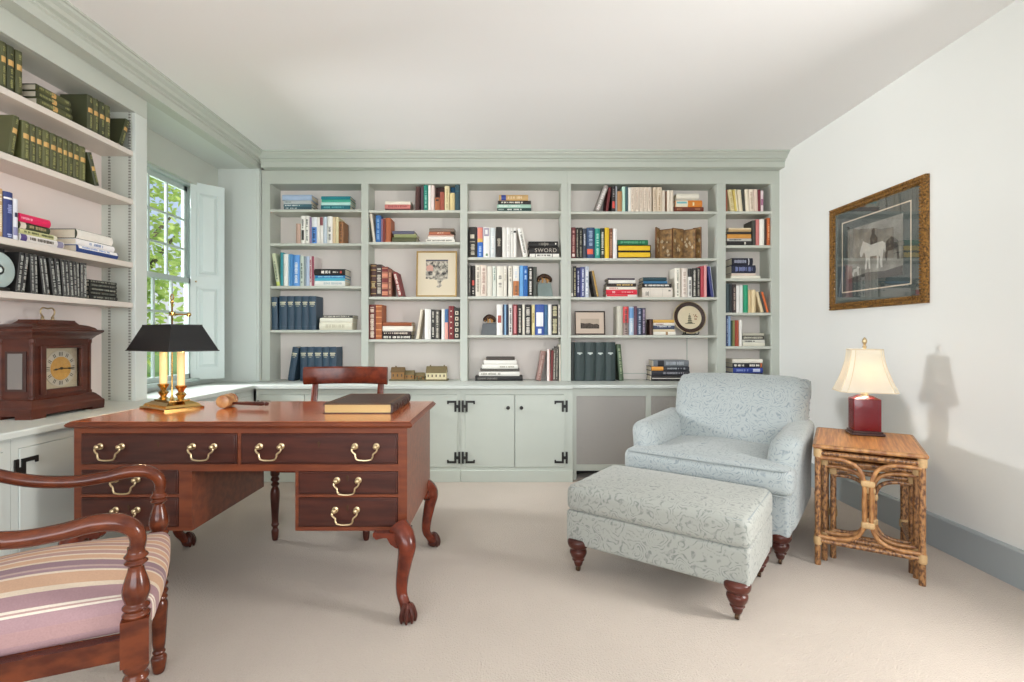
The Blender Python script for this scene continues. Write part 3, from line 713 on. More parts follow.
for k in range(7):
    z = .60 + .04 * k; y = .5 + .16 * (z - .3) / .57
    m.tube(cr([(.360, y - .0, z + .012), (.391, y + .02, z + .006), (.405, y + .07, z)], 3), .004, 6)
m.build('pleats', DAM, cc, smooth=True)

ot = thing('ottoman', 'rectangular grey damask ottoman in front of the armchair', 'ottoman', (.755, 2.395, 0), RZ)
for x in (-.345, .352):
    for y in (-.240, .20): turned_leg(ot, x, y, .14)
MB().rbox(-.399, .399, -.262, .255, .128, .285, .014, n=4, m=8).build('base', DAMO, ot, smooth=True, ang=60)
MB().rbox(-.401, .401, -.266, .255, .280, .402, .034, n=5, m=10, puff=(.006, .006, .022)).build('cushion', DAMO, ot, smooth=True, ang=70)
m = MB()
for z in (.29, .392):
    e, f_ = .389, .252; m.tube([(-e, -f_ + .02, z), (-e + .02, -f_, z), (e - .02, -f_, z), (e, -f_ + .02, z), (e, f_ - .03, z), (e - .02, f_ - .005, z), (-e + .02, f_ - .005, z), (-e, f_ - .03, z), (-e, -f_ + .02, z)], .004, 6)
m.build('piping', PIPE, ot, smooth=True)

# ------------------------------------------------------------------ nest of three rattan tables
RAT = mat('scorched bamboo', (170, 122, 76), .42, coat=.2, scale=95, color2=(88, 54, 32), stretch=(1, 1, .5))
for nd in RAT.node_tree.nodes:
    if nd.type == 'MAP_RANGE': nd.inputs[1].default_value = .42; nd.inputs[2].default_value = .60
RATL = mat('honey bamboo', (188, 136, 82), .42, coat=.2, scale=40, color2=(132, 84, 48), stretch=(1, 1, .4))
BIND = mat('cane binding', (192, 158, 112), .55, var=.2, scale=150)
SLAT = bpy.data.materials.new('bamboo slat top'); SLAT.use_nodes = True
n = SLAT.node_tree.nodes; L = SLAT.node_tree.links; p = n['Principled BSDF']; p.inputs['Roughness'].default_value = .4
tc = n.new('ShaderNodeTexCoord'); mp = n.new('ShaderNodeMapping'); mp.inputs['Scale'].default_value = (95, 4, 1); nz = n.new('ShaderNodeTexNoise'); nz.inputs['Scale'].default_value = 1.0; nz.inputs['Detail'].default_value = 3
mr = n.new('ShaderNodeMapRange'); mr.inputs[1].default_value = .3; mr.inputs[2].default_value = .7
mx = n.new('ShaderNodeMix'); mx.data_type = 'RGBA'; mx.inputs[6].default_value = rgb((158, 94, 48)); mx.inputs[7].default_value = rgb((214, 150, 84))
L.new(tc.outputs['Object'], mp.inputs['Vector']); L.new(mp.outputs[0], nz.inputs['Vector']); L.new(nz.outputs['Fac'], mr.inputs[0]); L.new(mr.outputs[0], mx.inputs[0]); L.new(mx.outputs[2], p.inputs['Base Color'])
bp = n.new('ShaderNodeBump'); bp.inputs['Strength'].default_value = .4; bp.inputs['Distance'].default_value = .004; L.new(nz.outputs['Fac'], bp.inputs['Height']); L.new(bp.outputs[0], p.inputs['Normal'])
TZ = math.atan2(-.559, .829)
def nest(label, w_, d, h, yoff, cx):
    t = thing('nesting_table', label, 'side table', (1.824, 2.590, 0), TZ + .02, 'nest of rattan tables')
    x0, x1 = cx - w_ / 2, cx + w_ / 2; ya, yb = -.275 + yoff, -.275 + yoff + d
    MB().box(x0 + .005, x1 - .005, ya + .005, yb - .005, h - .014, h - .002).build('tabletop', SLAT, t)
    e = MB(); r = .011
    e.tube([(x0, ya, h - .012), (x1, ya, h - .012)], r, 10).tube([(x0, yb, h - .012), (x1, yb, h - .012)], r, 10).tube([(x0, ya, h - .012), (x0, yb, h - .012)], r, 10).tube([(x1, ya, h - .012), (x1, yb, h - .012)], r, 10)
    e.build('edging', RATL, t, smooth=True)
    lr = .0135
    for (x, y) in ((x0 + .012, ya + .012), (x1 - .012, ya + .012), (x0 + .012, yb - .012), (x1 - .012, yb - .012)):
        m = MB(); m.lathe([(lr, 0), (lr * .95, .1), (lr * 1.08, .15), (lr * .95, .17), (lr, .33), (lr * 1.08, .345), (lr * .95, .36), (lr, h - .02)], (x, y, 0), 12); m.build('leg', RAT, t, smooth=True)
        MB().lathe([(lr + .004, h - .062), (lr + .005, h - .05), (lr + .005, h - .026), (lr + .004, h - .02)], (x, y, 0), 12).build('binding', BIND, t, smooth=True)
        MB().lathe([(lr + .003, .098), (lr + .0045, .104), (lr + .0045, .132), (lr + .003, .138)], (x, y, 0), 12).build('binding', BIND, t, smooth=True)
    zt, zb = h - .044, .118
    def rail(a, b, r): MB().tube([a, b], r, 10).build('rail', RAT, t, smooth=True)
    for y in (ya + .012, yb - .012): rail((x0 + .012, y, zt), (x1 - .012, y, zt), .0115)
    rail((x0 + .012, ya + .012, zb), (x1 - .012, ya + .012, zb), .0125)
    for x in (x0 + .012, x1 - .012):
        rail((x, ya + .012, zb), (x, yb - .012, zb), .011); rail((x, ya + .012, zt), (x, yb - .012, zt), .011)
    for s in (-1, 1):                                        # bent poles that bow to the middle of the end frame
        xe = x0 + .014 if s < 0 else x1 - .014; xc = cx + s * .015; rr = min(.088, w_ * .22); zt2 = zt - .022; zb2 = zb + .022
        P = [(xe, ya + .006, zt2), (xc + s * rr, ya + .006, zt2), (xc + s * rr * .3, ya + .006, zt2 - rr * .3), (xc, ya + .006, zt2 - rr), (xc, ya + .006, (zt2 + zb2) / 2), (xc, ya + .006, zb2 + rr), (xc + s * rr * .3, ya + .006, zb2 + rr * .3), (xc + s * rr, ya + .006, zb2), (xe, ya + .006, zb2)]
        mb = MB(); mb.tube(cr(P, 6), .0095, 10); mb.build('bent_pole', RATL if w_ > .38 else RAT, t, smooth=True)
    for z in (zt2 - rr - .01, zb2 + rr + .0):
        MB().rbox(cx - .027, cx + .027, ya - .006, ya + .018, z - .016, z + .016, .01, n=3, m=2).build('binding', BIND, t, smooth=True)
nest('outermost bamboo nesting table carrying the red table lamp', .42, .55, .584, 0, -.01)
nest('middle bamboo nesting table tucked under the lamp table', .381, .46, .532, .075, -.003)
nest('innermost and smallest bamboo nesting table of the nest', .334, .40, .480, .128, .009)

# ------------------------------------------------------------------ table lamp
tl = thing('table_lamp', 'lit red box table lamp with cream bell shade on the rattan table', 'lamp', (1.903, 2.725, .584), -.33)
m = MB(); m.box(-.076, .076, -.062, .062, 0, .012).box(-.069, .069, -.055, .055, .012, .022); m.build('plinth', mat('dark lamp plinth', (58, 26, 24), .35, coat=.3), tl, bevel=.003)
RED = mat('red lacquer', (108, 10, 24), .25, coat=.25, var=.12, scale=20, bump=.12, bscale=90)
MB().rbox(-.062, .062, -.05, .05, .022, .190, .004, n=2, m=3).hexa([(-.058, -.046, .19), (.058, -.046, .19), (.058, .046, .19), (-.058, .046, .19)], [(-.03, -.026, .205), (.03, -.026, .205), (.03, .026, .205), (-.03, .026, .205)]).build('body', RED, tl, smooth=True, ang=30)
MB().lathe([(.02, .203), (.02, .212), (.012, .216), (.012, .24), (.006, .245), (.006, .46), (.004, .462)], seg=14).tube([(0, 0, .24), (.05, 0, .27), (.055, 0, .38), (0, 0, .455)], .002, 6).build('stem', OLDBRASS, tl, smooth=True)
SHD = bpy.data.materials.new('cream silk shade'); SHD.use_nodes = True
n = SHD.node_tree.nodes; L = SHD.node_tree.links; o_ = n['Material Output']; d_ = n['Principled BSDF']; d_.inputs['Base Color'].default_value = rgb((244, 240, 228)); d_.inputs['Roughness'].default_value = .8
tr_ = n.new('ShaderNodeBsdfTranslucent'); tr_.inputs['Color'].default_value = rgb((252, 249, 242)); ms_ = n.new('ShaderNodeMixShader'); ms_.inputs[0].default_value = .55
L.new(d_.outputs[0], ms_.inputs[1]); L.new(tr_.outputs[0], ms_.inputs[2]); L.new(ms_.outputs[0], o_.inputs['Surface'])
nz = n.new('ShaderNodeTexNoise'); nz.inputs['Scale'].default_value = 120
def shade_ring(hx, hy, c, z):
    return [(-hx + c, -hy, z), (hx - c, -hy, z), (hx, -hy + c, z), (hx, hy - c, z), (hx - c, hy, z), (-hx + c, hy, z), (-hx, hy - c, z), (-hx, -hy + c, z)]
vs = []; fs = []; nl = 9
for i in range(nl):
    t = i / (nl - 1); q = (1 - t) ** 1.7
    vs += shade_ring(.072 + .058 * q, .058 + .044 * q, .016 + .010 * q, .228 + .222 * t)
for i in range(nl - 1):
    for k in range(8): fs.append((i * 8 + k, i * 8 + (k + 1) % 8, i * 8 + 8 + (k + 1) % 8, i * 8 + 8 + k))
shd = MB().add(vs, fs).build('shade', SHD, tl)
sm = shd.modifiers.new('thickness', 'SOLIDIFY'); sm.thickness = .002
m = MB(); TRIM = mat('shade trim', (226, 214, 190), .8)
for i in (0, nl - 1): r_ = vs[i * 8:i * 8 + 8]; m.tube(r_ + [r_[0]], .003, 6)
for k in range(8): m.tube([vs[i * 8 + k] for i in range(nl)], .0022, 6)
m.build('shade_trim', TRIM, shd, smooth=True)
MB().lathe([(.004, .455), (.010, .462), (.010, .468), (.004, .472), (.008, .480), (.013, .492), (.010, .504), (.004, .512), (.001, .515)], seg=12).build('finial', OLDBRASS, tl, smooth=True)
bl = MB().ball((0, 0, .31), (.026, .026, .034), 12).build('bulb', mat('lit bulb', (255, 240, 210), .5, emit=((255, 214, 150), 6.0)), tl, smooth=True)
light('lamp_bulb', 'POINT', (1.903, 2.725, .584 + .31), None, 11, (1, .86, .66), .03)

# ------------------------------------------------------------------ twin-candle brass desk lamp with a black shade
bd_ = thing('desk_lamp', 'brass twin candle desk lamp with black rectangular shade, lit', 'lamp', (-1.606, 2.455, .76), math.radians(-32))
m = MB(); lay = [(.120, .088, 0), (.120, .088, .008), (.110, .078, .012), (.104, .073, .022), (.08, .052, .034), (.072, .046, .036), (.072, .046, .042)]
vs = []; fs = []
for hx, hy, z in lay: vs += [(-hx, -hy, z), (hx, -hy, z), (hx, hy, z), (-hx, hy, z)]
for i in range(len(lay) - 1):
    for k in range(4): fs.append((i * 4 + k, i * 4 + (k + 1) % 4, i * 4 + 4 + (k + 1) % 4, i * 4 + 4 + k))
fs += [(3, 2, 1, 0), tuple(len(lay) * 4 - 4 + k for k in range(4))]
GOLD = mat('polished brass', (208, 172, 106), .18, 1.0, var=.05)
m.add(vs, fs).build('base', GOLD, bd_)
MB().lathe([(.012, .042), (.006, .055), (.004, .07), (.004, .50), (.008, .505), (.008, .512), (.004, .515)], seg=10).tube([(0, 0, .45), (0, .04, .45), (0, .066, .45)], .004, 8).lathe([(.016, -.008), (.011, 0), (.016, .008)], (0, 0, .45), 12).ball((0, .076, .45), .011, 10).tube([(.014 * math.cos(a * PI / 8), -.014 * math.cos(a * PI / 8) * 0, .531 + .014 * math.sin(a * PI / 8)) for a in range(17)], .003, 6).build('stem', GOLD, bd_, smooth=True)
CAND = mat('candle sleeve', (240, 214, 160), .5, emit=((255, 196, 110), .35))
for s in (-1, 1):
    x = s * .084
    c = MB().lathe([(.022, .042), (.012, .05), (.018, .062), (.024, .07), (.012, .082), (.014, .09), (.022, .102), (.026, .110), (.016, .114), (.016, .12)], (x, 0, 0), 14).build('candle_cup', GOLD, bd_, smooth=True)
    MB().lathe([(.0165, .112), (.0165, .27), (.010, .272)], (x, 0, 0), 14).build('candle_sleeve', CAND, c, smooth=True)
    MB().ball((x, 0, .30), (.014, .014, .026), 10).build('bulb', MATS['lit bulb'], c, smooth=True)
    q = Matrix.Rotation(math.radians(-32), 3, 'Z') @ Vector((x, 0, 0))
    light('desk_lamp_bulb', 'POINT', (-1.606 + q.x, 2.455 + q.y, .76 + .30), None, 4.5, (1, .70, .38), .02)
vs = []; fs = []
for hx, hy, z in ((.208, .110, .276), (.138, .068, .396)): vs += [(-hx, -hy, z), (hx, -hy, z), (hx, hy, z), (-hx, hy, z)]
for k in range(4): fs.append((k, (k + 1) % 4, 4 + (k + 1) % 4, 4 + k))
bs = MB().add(vs, fs).build('shade', mat('black shade card', (15, 16, 18), .5), bd_)
sm = bs.modifiers.new('thickness', 'SOLIDIFY'); sm.thickness = .003
m = MB()
for o in (0, 4): m.tube([vs[o + k] for k in (0, 1, 2, 3, 0)], .003, 6)
m.tube([(-.130, 0, .394), (.130, 0, .394)], .003, 6).tube([(0, -.066, .394), (0, .066, .394)], .003, 6)
m.build('shade_trim', mat('dark trim', (30, 32, 33), .4), bs, smooth=True)

# ------------------------------------------------------------------ gavel and big book on the desk
gv = thing('gavel', 'turned wooden gavel lying on the desk beside the brass lamp', 'gavel', (-1.352, 2.475, .793), -.16)
MB().lathe([(.022, -.052), (.030, -.047), (.032, -.032), (.027, -.027), (.031, -.021), (.033, 0), (.031, .021), (.027, .027), (.032, .032), (.030, .047), (.022, .052)], (0, 0, 0), 18, 'y').rot(Matrix.Rotation(.2, 3, 'Z')).build('head', mat('gavel wood', (204, 158, 104), .35, coat=.2, color2=(146, 92, 54), scale=24), gv, smooth=True)
MB().lathe([(.006, .02), (.0065, .05), (.009, .10), (.010, .17), (.011, .185), (.006, .20), (.010, .205), (.008, .215), (.002, .219)], (0, 0, -.012), 12, 'x').build('handle', LEGW, gv, smooth=True)
bb = thing('large_book', 'large dark leather book with gilt edges lying on the desk', 'book', (-.662, 2.475, .76), .0)
LEA = mat('dark brown leather', (62, 36, 26), .42, var=.12, scale=30, bump=.15, bscale=120)
m = MB(); m.box(-.155, .150, -.205, .205, 0, .004).box(-.155, .150, -.205, .205, .040, .044)
m.prism([(.148, 0), (.153, .004), (.157, .013), (.158, .022), (.157, .031), (.153, .040), (.148, .044), (.145, .040), (.147, .022), (.145, .004)], 'y', -.205, .205); m.build('cover', LEA, bb)
GILT = mat('gilt page edge', (200, 168, 112), .42, .35, var=.15, scale=90, stretch=(1, 1, 12))
B(-.148, .148, -.198, .198, .004, .040).build('pages', GILT, bb)
m = MB()
for k in range(7):
    y = -.17 + k * .057; m.prism([(.157, .006), (.1605, .013), (.1625, .022), (.1605, .031), (.157, .038)], 'y', y - .004, y + .004)
m.build('raised_bands', LEA, bb)
m = MB()
for a in (.012, .02):
    m.box(-.155 + a, .15 - a, -.205 + a, -.203 + a, .044, .0443).box(-.155 + a, .15 - a, .203 - a, .205 - a, .044, .0443).box(-.155 + a, -.153 + a, -.205 + a, .205 - a, .044, .0443).box(.148 - a, .15 - a, -.205 + a, .205 - a, .044, .0443)
m.build('gilt_tooling', mat('dull gilt', (150, 110, 60), .4, .6), bb)

# ------------------------------------------------------------------ mantel clock
ck = thing('mantel_clock', 'dark wooden mantel clock with brass handle on the left worktop', 'clock', (-2.19, 2.452, CT), PI / 2)
CW = mat('clock mahogany', (84, 40, 26), .36, coat=.12, spec=.35, scale=7, color2=(64, 28, 20), stretch=(1, 1, 4))
def ring_stack(m, lay):
    vs = []; fs = []
    for hx, y0, y1, z in lay: vs += [(-hx, y0, z), (hx, y0, z), (hx, y1, z), (-hx, y1, z)]
    for i in range(len(lay) - 1):
        for k in range(4): fs.append((i * 4 + k, i * 4 + (k + 1) % 4, i * 4 + 4 + (k + 1) % 4, i * 4 + 4 + k))
    fs += [(3, 2, 1, 0), tuple(len(lay) * 4 - 4 + k for k in range(4))]; return m.add(vs, fs)
m = MB()
for sx in (-1, 1):
    for (y0, y1) in ((-.1, -.03), (.03, .098)): m.box(min(sx * .205, sx * .13), max(sx * .205, sx * .13), y0, y1, 0, .016)
ring_stack(m, [(.205, -.102, .1, .014), (.205, -.102, .1, .044), (.196, -.095, .1, .052), (.190, -.09, .098, .062), (.178, -.078, .094, .078), (.170, -.07, .09, .084)])
m.build('plinth', CW, ck)
m = MB()
m.box(-.16, -.125, -.062, .085, .08, .36).box(.125, .16, -.062, .085, .08, .36).box(-.125, .125, -.062, .085, .325, .36).box(-.125, .125, -.062, .085, .08, .1).box(-.125, .125, .06, .085, .1, .325)
for sx in (-1, 1):
    for yy in (-.06, .08): m.lathe([(.012, .084), (.012, .095), (.008, .1), (.0085, .33), (.012, .34), (.012, .355)], (sx * .158, yy, 0), 10)
m.build('case', CW, ck)
dr = MB().box(-.124, -.098, -.074, -.058, .1, .326).box(.098, .124, -.074, -.058, .1, .326).box(-.098, .098, -.074, -.058, .1, .122).box(-.098, .098, -.074, -.058, .312, .326).build('door', CW, ck, bevel=.002)
B(-.1, .1, -.064, -.061, .12, .314).build('pane', GLASS, dr)
DIAL = mat('engraved silver dial', (196, 186, 160), .35, .5, var=.2, scale=60)
d = B(-.096, .096, -.05, -.046, .122, .312).build('dial', DIAL, ck)
MB().lathe([(.085, -.053), (.085, -.05)], (0, 0, .215), 40, 'y').build('chapter_ring', mat('silver chapter ring', (206, 200, 186), .3, .7), d, smooth=True)
MB().lathe([(.056, -.0545), (.056, -.053)], (0, 0, .215), 32, 'y').build('dial_centre', mat('gilt dial centre', (206, 160, 84), .4, .6, var=.2, scale=80), d, smooth=True)
m = MB()
for k in range(12):
    a = k * PI / 6; c, s_ = math.sin(a), math.cos(a)
    for dd in (-.008, 0, .008) if k % 3 == 0 else (-.004, .004):
        cx_, cz_ = c * .069 + s_ * dd, .215 + s_ * .069 - c * dd
        m.hexa([(cx_ - c * .009 - s_ * .0014, -.0538, cz_ - s_ * .009 + c * .0014), (cx_ - c * .009 + s_ * .0014, -.0538, cz_ - s_ * .009 - c * .0014), (cx_ + c * .009 + s_ * .0014, -.0538, cz_ + s_ * .009 - c * .0014), (cx_ + c * .009 - s_ * .0014, -.0538, cz_ + s_ * .009 + c * .0014)],
               [(cx_ - c * .009 - s_ * .0014, -.053, cz_ - s_ * .009 + c * .0014), (cx_ - c * .009 + s_ * .0014, -.053, cz_ - s_ * .009 - c * .0014), (cx_ + c * .009 + s_ * .0014, -.053, cz_ + s_ * .009 - c * .0014), (cx_ + c * .009 - s_ * .0014, -.053, cz_ + s_ * .009 + c * .0014)])
m.build('numerals', BLACKM, d)
m = MB()
for a, l in ((math.radians(262), .045), (math.radians(92), .07)):
    c, s_ = math.sin(a), math.cos(a); m.tube([(0, -.057, .215), (c * l * .5, -.057, .215 + s_ * l * .5), (c * l * .62, -.057, .215 + s_ * l * .62), (c * l, -.057, .215 + s_ * l)], [.003, .002, .005, .001], 6)
m.lathe([(.006, -.06), (.006, -.054)], (0, 0, .215), 10, 'y').build('hands', BLACKM, d)
for x_ in (-.163, .160): B(x_, x_ + .003, -.04, .055, .12, .30).build('side_frame', mat('dark clock side', (52, 26, 20), .3, coat=.4), ck)
MB().rbox(-.1655, -.163, -.024, .042, .13, .29, .001, n=1, m=1).build('side_glass', mat('greyed side glass', (120, 116, 112), .12, spec=.8), ck)
m = MB(); ring_stack(m, [(.166, -.07, .088, .356), (.17, -.074, .092, .362), (.178, -.082, .096, .372), (.196, -.098, .1, .386), (.202, -.102, .1, .392), (.202, -.102, .1, .400), (.18, -.085, .098, .402), (.172, -.078, .095, .412), (.150, -.06, .085, .422), (.115, -.045, .07, .427), (.10, -.04, .06, .440), (.098, -.038, .058, .446)])
m.build('hood', CW, ck)
m = MB()
for s in (-1, 1): m.lathe([(.012, .445), (.012, .450), (.007, .454), (.009, .462), (.003, .47)], (s * .034, .01, 0), 10)
m.tube(cr([(-.034, .01, .468), (-.045, .01, .482), (-.046, .01, .500), (-.03, .01, .514), (0, .01, .510), (.03, .01, .514), (.046, .01, .500), (.045, .01, .482), (.034, .01, .468)], 4), .0042, 8)
m.v = [(a * .8, b * .8 + .002, .445 + (c_ - .445) * .86) for a, b, c_ in m.v]
m.build('handle', OLDBRASS, ck, smooth=True)

# ------------------------------------------------------------------ framed engraving on the right wall
fp = thing('framed_print', 'gilt framed horse engraving hanging on the right white wall', 'picture', (XR - .001, 3.14, 1.628), -PI / 2)
fw, fh = .408, .345          # half sizes
GF = mat('antique gilt moulding', (172, 126, 62), .4, .5, scale=95, bump=.9, bscale=160, color2=(84, 58, 32))
m = MB()
prof = [(0, 0), (0, -.022), (.012, -.027), (.022, -.019), (.032, -.022), (.040, -.018), (.046, -.012), (.046, 0)]
def frame_mesh(m, hx, hz, prof):
    vs = []; fs = []; n_ = len(prof)
    for sx, sz in ((-1, -1), (1, -1), (1, 1), (-1, 1)):
        for d_, y in prof: vs.append((sx * (hx - d_), y, sz * (hz - d_)))
    for k in range(4):
        for i in range(n_):
            j = (i + 1) % n_; k2 = (k + 1) % 4; fs.append((k * n_ + i, k * n_ + j, k2 * n_ + j, k2 * n_ + i))
    return m.add(vs, fs)
frame_mesh(m, fw, fh, prof)
for e_, r_ in ((.036, .0055), (.006, .005)):
    for i in range(46):
        q = -1 + 2 * i / 45
        for s in (-1, 1): m.ball((q * (fw - e_), -.024, s * (fh - e_)), (r_ * 1.25, r_, r_), 6)
    for i in range(1, 37):
        q = -1 + 2 * i / 37
        for s in (-1, 1): m.ball((s * (fw - e_), -.024, q * (fh - e_)), (r_, r_, r_ * 1.25), 6)
m.build('frame', GF, fp)
B(-fw + .04, fw - .04, -.008, -.003, -fh + .04, fh - .04).build('mat_board', mat('slate mat board', (72, 82, 80), .8, var=.03), fp)
m = MB(); frame_mesh(m, .295, .235, [(0, -.008), (0, -.0095), (.007, -.0095), (.007, -.008)]).build('mat_bevel', mat('cream bevel', (224, 208, 186), .7), fp)
B(-.235, .235, -.0105, -.008, -.175, .175).build('print', mat('engraving paper', (150, 148, 140), .8, var=.3, scale=9, color2=(112, 110, 102)), fp)
inkw = mat('pale engraving ink', (196, 194, 186), .8, var=.05); inkd = mat('dark engraving ink', (74, 72, 68), .8, var=.2, scale=30)
m = MB()
m.prism([(-.118, .005), (-.112, -.02), (-.100, -.022), (-.085, .005), (-.07, -.005), (-.064, -.04), (-.070, -.105), (-.057, -.105), (-.047, -.045), (-.035, -.03), (.02, -.032), (.05, -.028), (.06, -.05), (.056, -.075), (.066, -.11), (.079, -.11), (.076, -.07), (.084, -.03), (.09, .0), (.103, -.03), (.108, -.01), (.10, .03), (.08, .046), (.03, .044), (-.02, .04), (-.05, .058), (-.08, .07), (-.088, .078), (-.093, .062), (-.105, .04)], 'y', -.0118, -.0105)
m.prism([(-.045, -.03), (-.036, -.105), (-.024, -.105), (-.026, -.03)], 'y', -.0118, -.0105).prism([(.03, -.03), (.034, -.075), (.03, -.11), (.043, -.11), (.05, -.03)], 'y', -.0118, -.0105)
m.prism([(-.19, -.115), (-.175, -.09), (-.15, -.088), (-.135, -.075), (-.122, -.085), (-.13, -.10), (-.13, -.135), (-.137, -.135), (-.143, -.11), (-.168, -.11), (-.175, -.135), (-.183, -.135)], 'y', -.0118, -.0105)
m.build('engraved_horse', inkw, fp)
m = MB(); m.prism([(-.02, .04), (-.025, .08), (-.01, .11), (-.012, .13), (.008, .14), (.016, .125), (.012, .105), (.035, .075), (.035, .045)], 'y', -.012, -.0105)
m.prism([(.10, -.05), (.11, .04), (.15, .06), (.2, .03), (.21, -.08), (.195, -.08), (.19, -.02), (.12, -.02), (.112, -.08)], 'y', -.012, -.0105)
m.prism([(-.235, -.175), (.235, -.175), (.235, -.12), (.1, -.135), (-.05, -.125), (-.235, -.15)], 'y', -.0112, -.0105)
m.build('engraved_rider', inkd, fp)
B(-fw + .044, fw - .044, -.0165, -.0145, -fh + .044, fh - .044).build('pane', glass('picture glass', 1.75), fp)
# ------------------------------------------------------------------ books
ORD = ['first', 'second', 'third', 'fourth', 'fifth', 'sixth', 'seventh', 'eighth', 'ninth', 'tenth', 'eleventh', 'twelfth', 'thirteenth', 'fourteenth', 'fifteenth', 'sixteenth', 'seventeenth', 'eighteenth', 'nineteenth', 'twentieth', 'twenty-first', 'twenty-second']
def bookmat(hexc):
    return mat('book cloth ' + hexc, hexc, .5, var=.10, scale=14)
def inkmat(hexc, metal=False):
    return mat('spine ink ' + hexc, hexc, .4, var=.08, scale=40)
def book_shape(root, w, h, d, color, deco='', flat=False, back=False):
    """upright: w thick (x), h tall (z), d deep (y), spine at y=0; flat: lies on its side, h along x; back: page edges to the front"""
    bt = min(.003, w * .16); bulge = min(.009, w * .2)
    us = [0, .2, .5, .8, 1]
    sp = [(u * w, -bulge * (1 - (2 * u - 1) ** 2)) for u in us]
    def T(m):
        if back: m.v = [(w - x, d - y, z) for x, y, z in m.v]
        if flat: m.v = [(z, y, x) for x, y, z in m.v]
        return m
    m = MB(); m.prism(sp + [(w, d), (w - bt, d), (w - bt, bt), (bt, bt), (bt, d), (0, d)], 'z', 0, h)
    T(m).build('cover', bookmat(color), root)
    ov = .004 if w > .012 else .0025
    T(MB().box(bt, w - bt, bt, d - ov, ov, h - ov)).build('pages', PAGES, root)
    def strip(mm, u0, u1, b0, b1, off=.0007):
        n_ = 5; vs = []; fs = []
        for i in range(n_):
            u = u0 + (u1 - u0) * i / (n_ - 1); y = -bulge * (1 - (2 * u - 1) ** 2) - off
            vs += [(u * w, y, b0 * h), (u * w, y, b1 * h)]
        for i in range(n_ - 1): fs.append((2 * i, 2 * i + 2, 2 * i + 3, 2 * i + 1))
        return mm.add(vs, fs)
    layers = {}
    for item in [q.strip() for q in deco.split(';') if q.strip()]:
        a = item.split(); k, c = a[0], a[1]; b0, b1 = float(a[2]), float(a[3])
        u0, u1 = (float(a[4]), float(a[5])) if len(a) > 5 else (0.03, .97)
        if k == 'b':                                             # block or band across the spine
            mm = layers.setdefault(('band', c, len(layers)), MB()); strip(mm, u0, u1, b0, b1, .0006)
        elif k == 't':                                           # title lettering running along the spine
            mm = layers.setdefault(('title', c, len(layers)), MB()); p = b0 * h
            if len(a) <= 5: u0, u1 = .26, .74
            ls = min(.0075, max(.0035, w * .28))
            while p < b1 * h - ls:
                if rng.random() < .84:
                    q = ls * (.55 + .35 * rng.random()); e = .16 * (u1 - u0) * rng.random()
                    strip(mm, u0 + e, u1 - e * rng.random(), p / h, (p + q) / h, .0012)
                p += ls
        elif k == 'r':                                           # short rows of lettering across the spine
            mm = layers.setdefault(('title', c, 'r'), MB()); n_ = max(1, int((b1 - b0) * h / .007))
            for i in range(n_):
                z = b0 + (b1 - b0) * (i + .2) / n_; e = .12 * rng.random()
                strip(mm, .18 + e, .82 - e, z, z + (b1 - b0) * .5 / n_, .0012)
    nk = {}
    for (k, c, _), mm in layers.items(): T(mm).build(k if k != 'title' else 'title', inkmat(c), root)
BAYN = ['leftmost rear bay', 'second rear bay', 'middle rear bay', 'wide rear bay', 'narrow rear bay', 'left wall bookcase']
SHN = ['top shelf', 'second shelf', 'third shelf', 'fourth shelf', 'fifth shelf']
class Shelf:
    def __init__(s, bay, k, ybase, axis='rear'):
        s.bay, s.k, s.axis = bay, k, axis
        s.name = (SHN[k] if k >= 0 else 'bottom ledge') + ', ' + BAYN[bay]
        s.y = ybase; s.z = (pz(ybase) if k >= 0 else CT) if axis == 'rear' else LZ[k]
        s.n = 0; s.ys = 4.259 if axis == 'rear' else -2.128
        s.lim = .160 if axis == 'rear' else .168
    def P(s, p):            # distance along the shelf front
        return px(p) if s.axis == 'rear' else 2.128 * 512 / (507 - p)
    def place(s, p, z, ry=0, depth=0):
        if s.axis == 'rear': return (p, s.ys + depth, z), 0
        return (s.ys - depth, p, z), PI / 2
    def up(s, x0, x1, top, color, deco='', desc='', lean=0, d=None, depth=0, hh=None):
        a0, a1 = s.P(x0), s.P(x1); w_ = a1 - a0 - .0006
        H_ = hh if hh else (s.y - top) * K
        th = 0
        if lean:
            ln = lean * K if s.axis == 'rear' else s.P(x0 + lean) - a0
            th = math.atan2(ln, H_); w_ *= math.cos(th); H_ = (H_ - abs(math.sin(th)) * w_) / math.cos(th)
        z = s.z + (w_ * math.sin(th) if th > 0 else 0)
        loc, rz = s.place(a0, z + .0004, 0, depth)
        lab = f"{desc}, {ORD[s.n]} upright from left, {s.name}"; s.n += 1
        r = thing('book', lab, 'book', loc, rz, f"upright books on the {s.name}".replace(',', ' of the'), th)
        book_shape(r, w_, H_, min(d or s.lim, max(.09, H_ * .78)), color, deco)
    def ups(s, rows):
        for q in rows: s.up(*q[:6], **(q[6] if len(q) > 6 else {}))
    def stack(s, which, rows, gap=0):
        z = s.z; n_ = len(rows)
        for i, q in enumerate(rows):
            x0, x1, t, color, deco, desc = q[:6]; opt = q[6] if len(q) > 6 else {}
            a0, a1 = s.P(x0), s.P(x1)
            loc, rz = s.place(a0, z + .0004, 0, opt.get('depth', .002 * (i % 3)))
            pos = 'bottom' if i == 0 else 'top' if i == n_ - 1 else ORD[i] + '-lowest'
            r = thing('book', f"{desc}, {pos} in {which}stack, {s.name}", 'book', loc, rz, f"stacked books on the {s.name}".replace(',', ' of the'))
            th = t * K if s.axis == 'rear' else t
            book_shape(r, th - .0006, a1 - a0, opt.get('d', s.lim - .012), color, deco, True, opt.get('back', False))
            z += th
W_, BK = 'f2efe8', '1c1b1a'
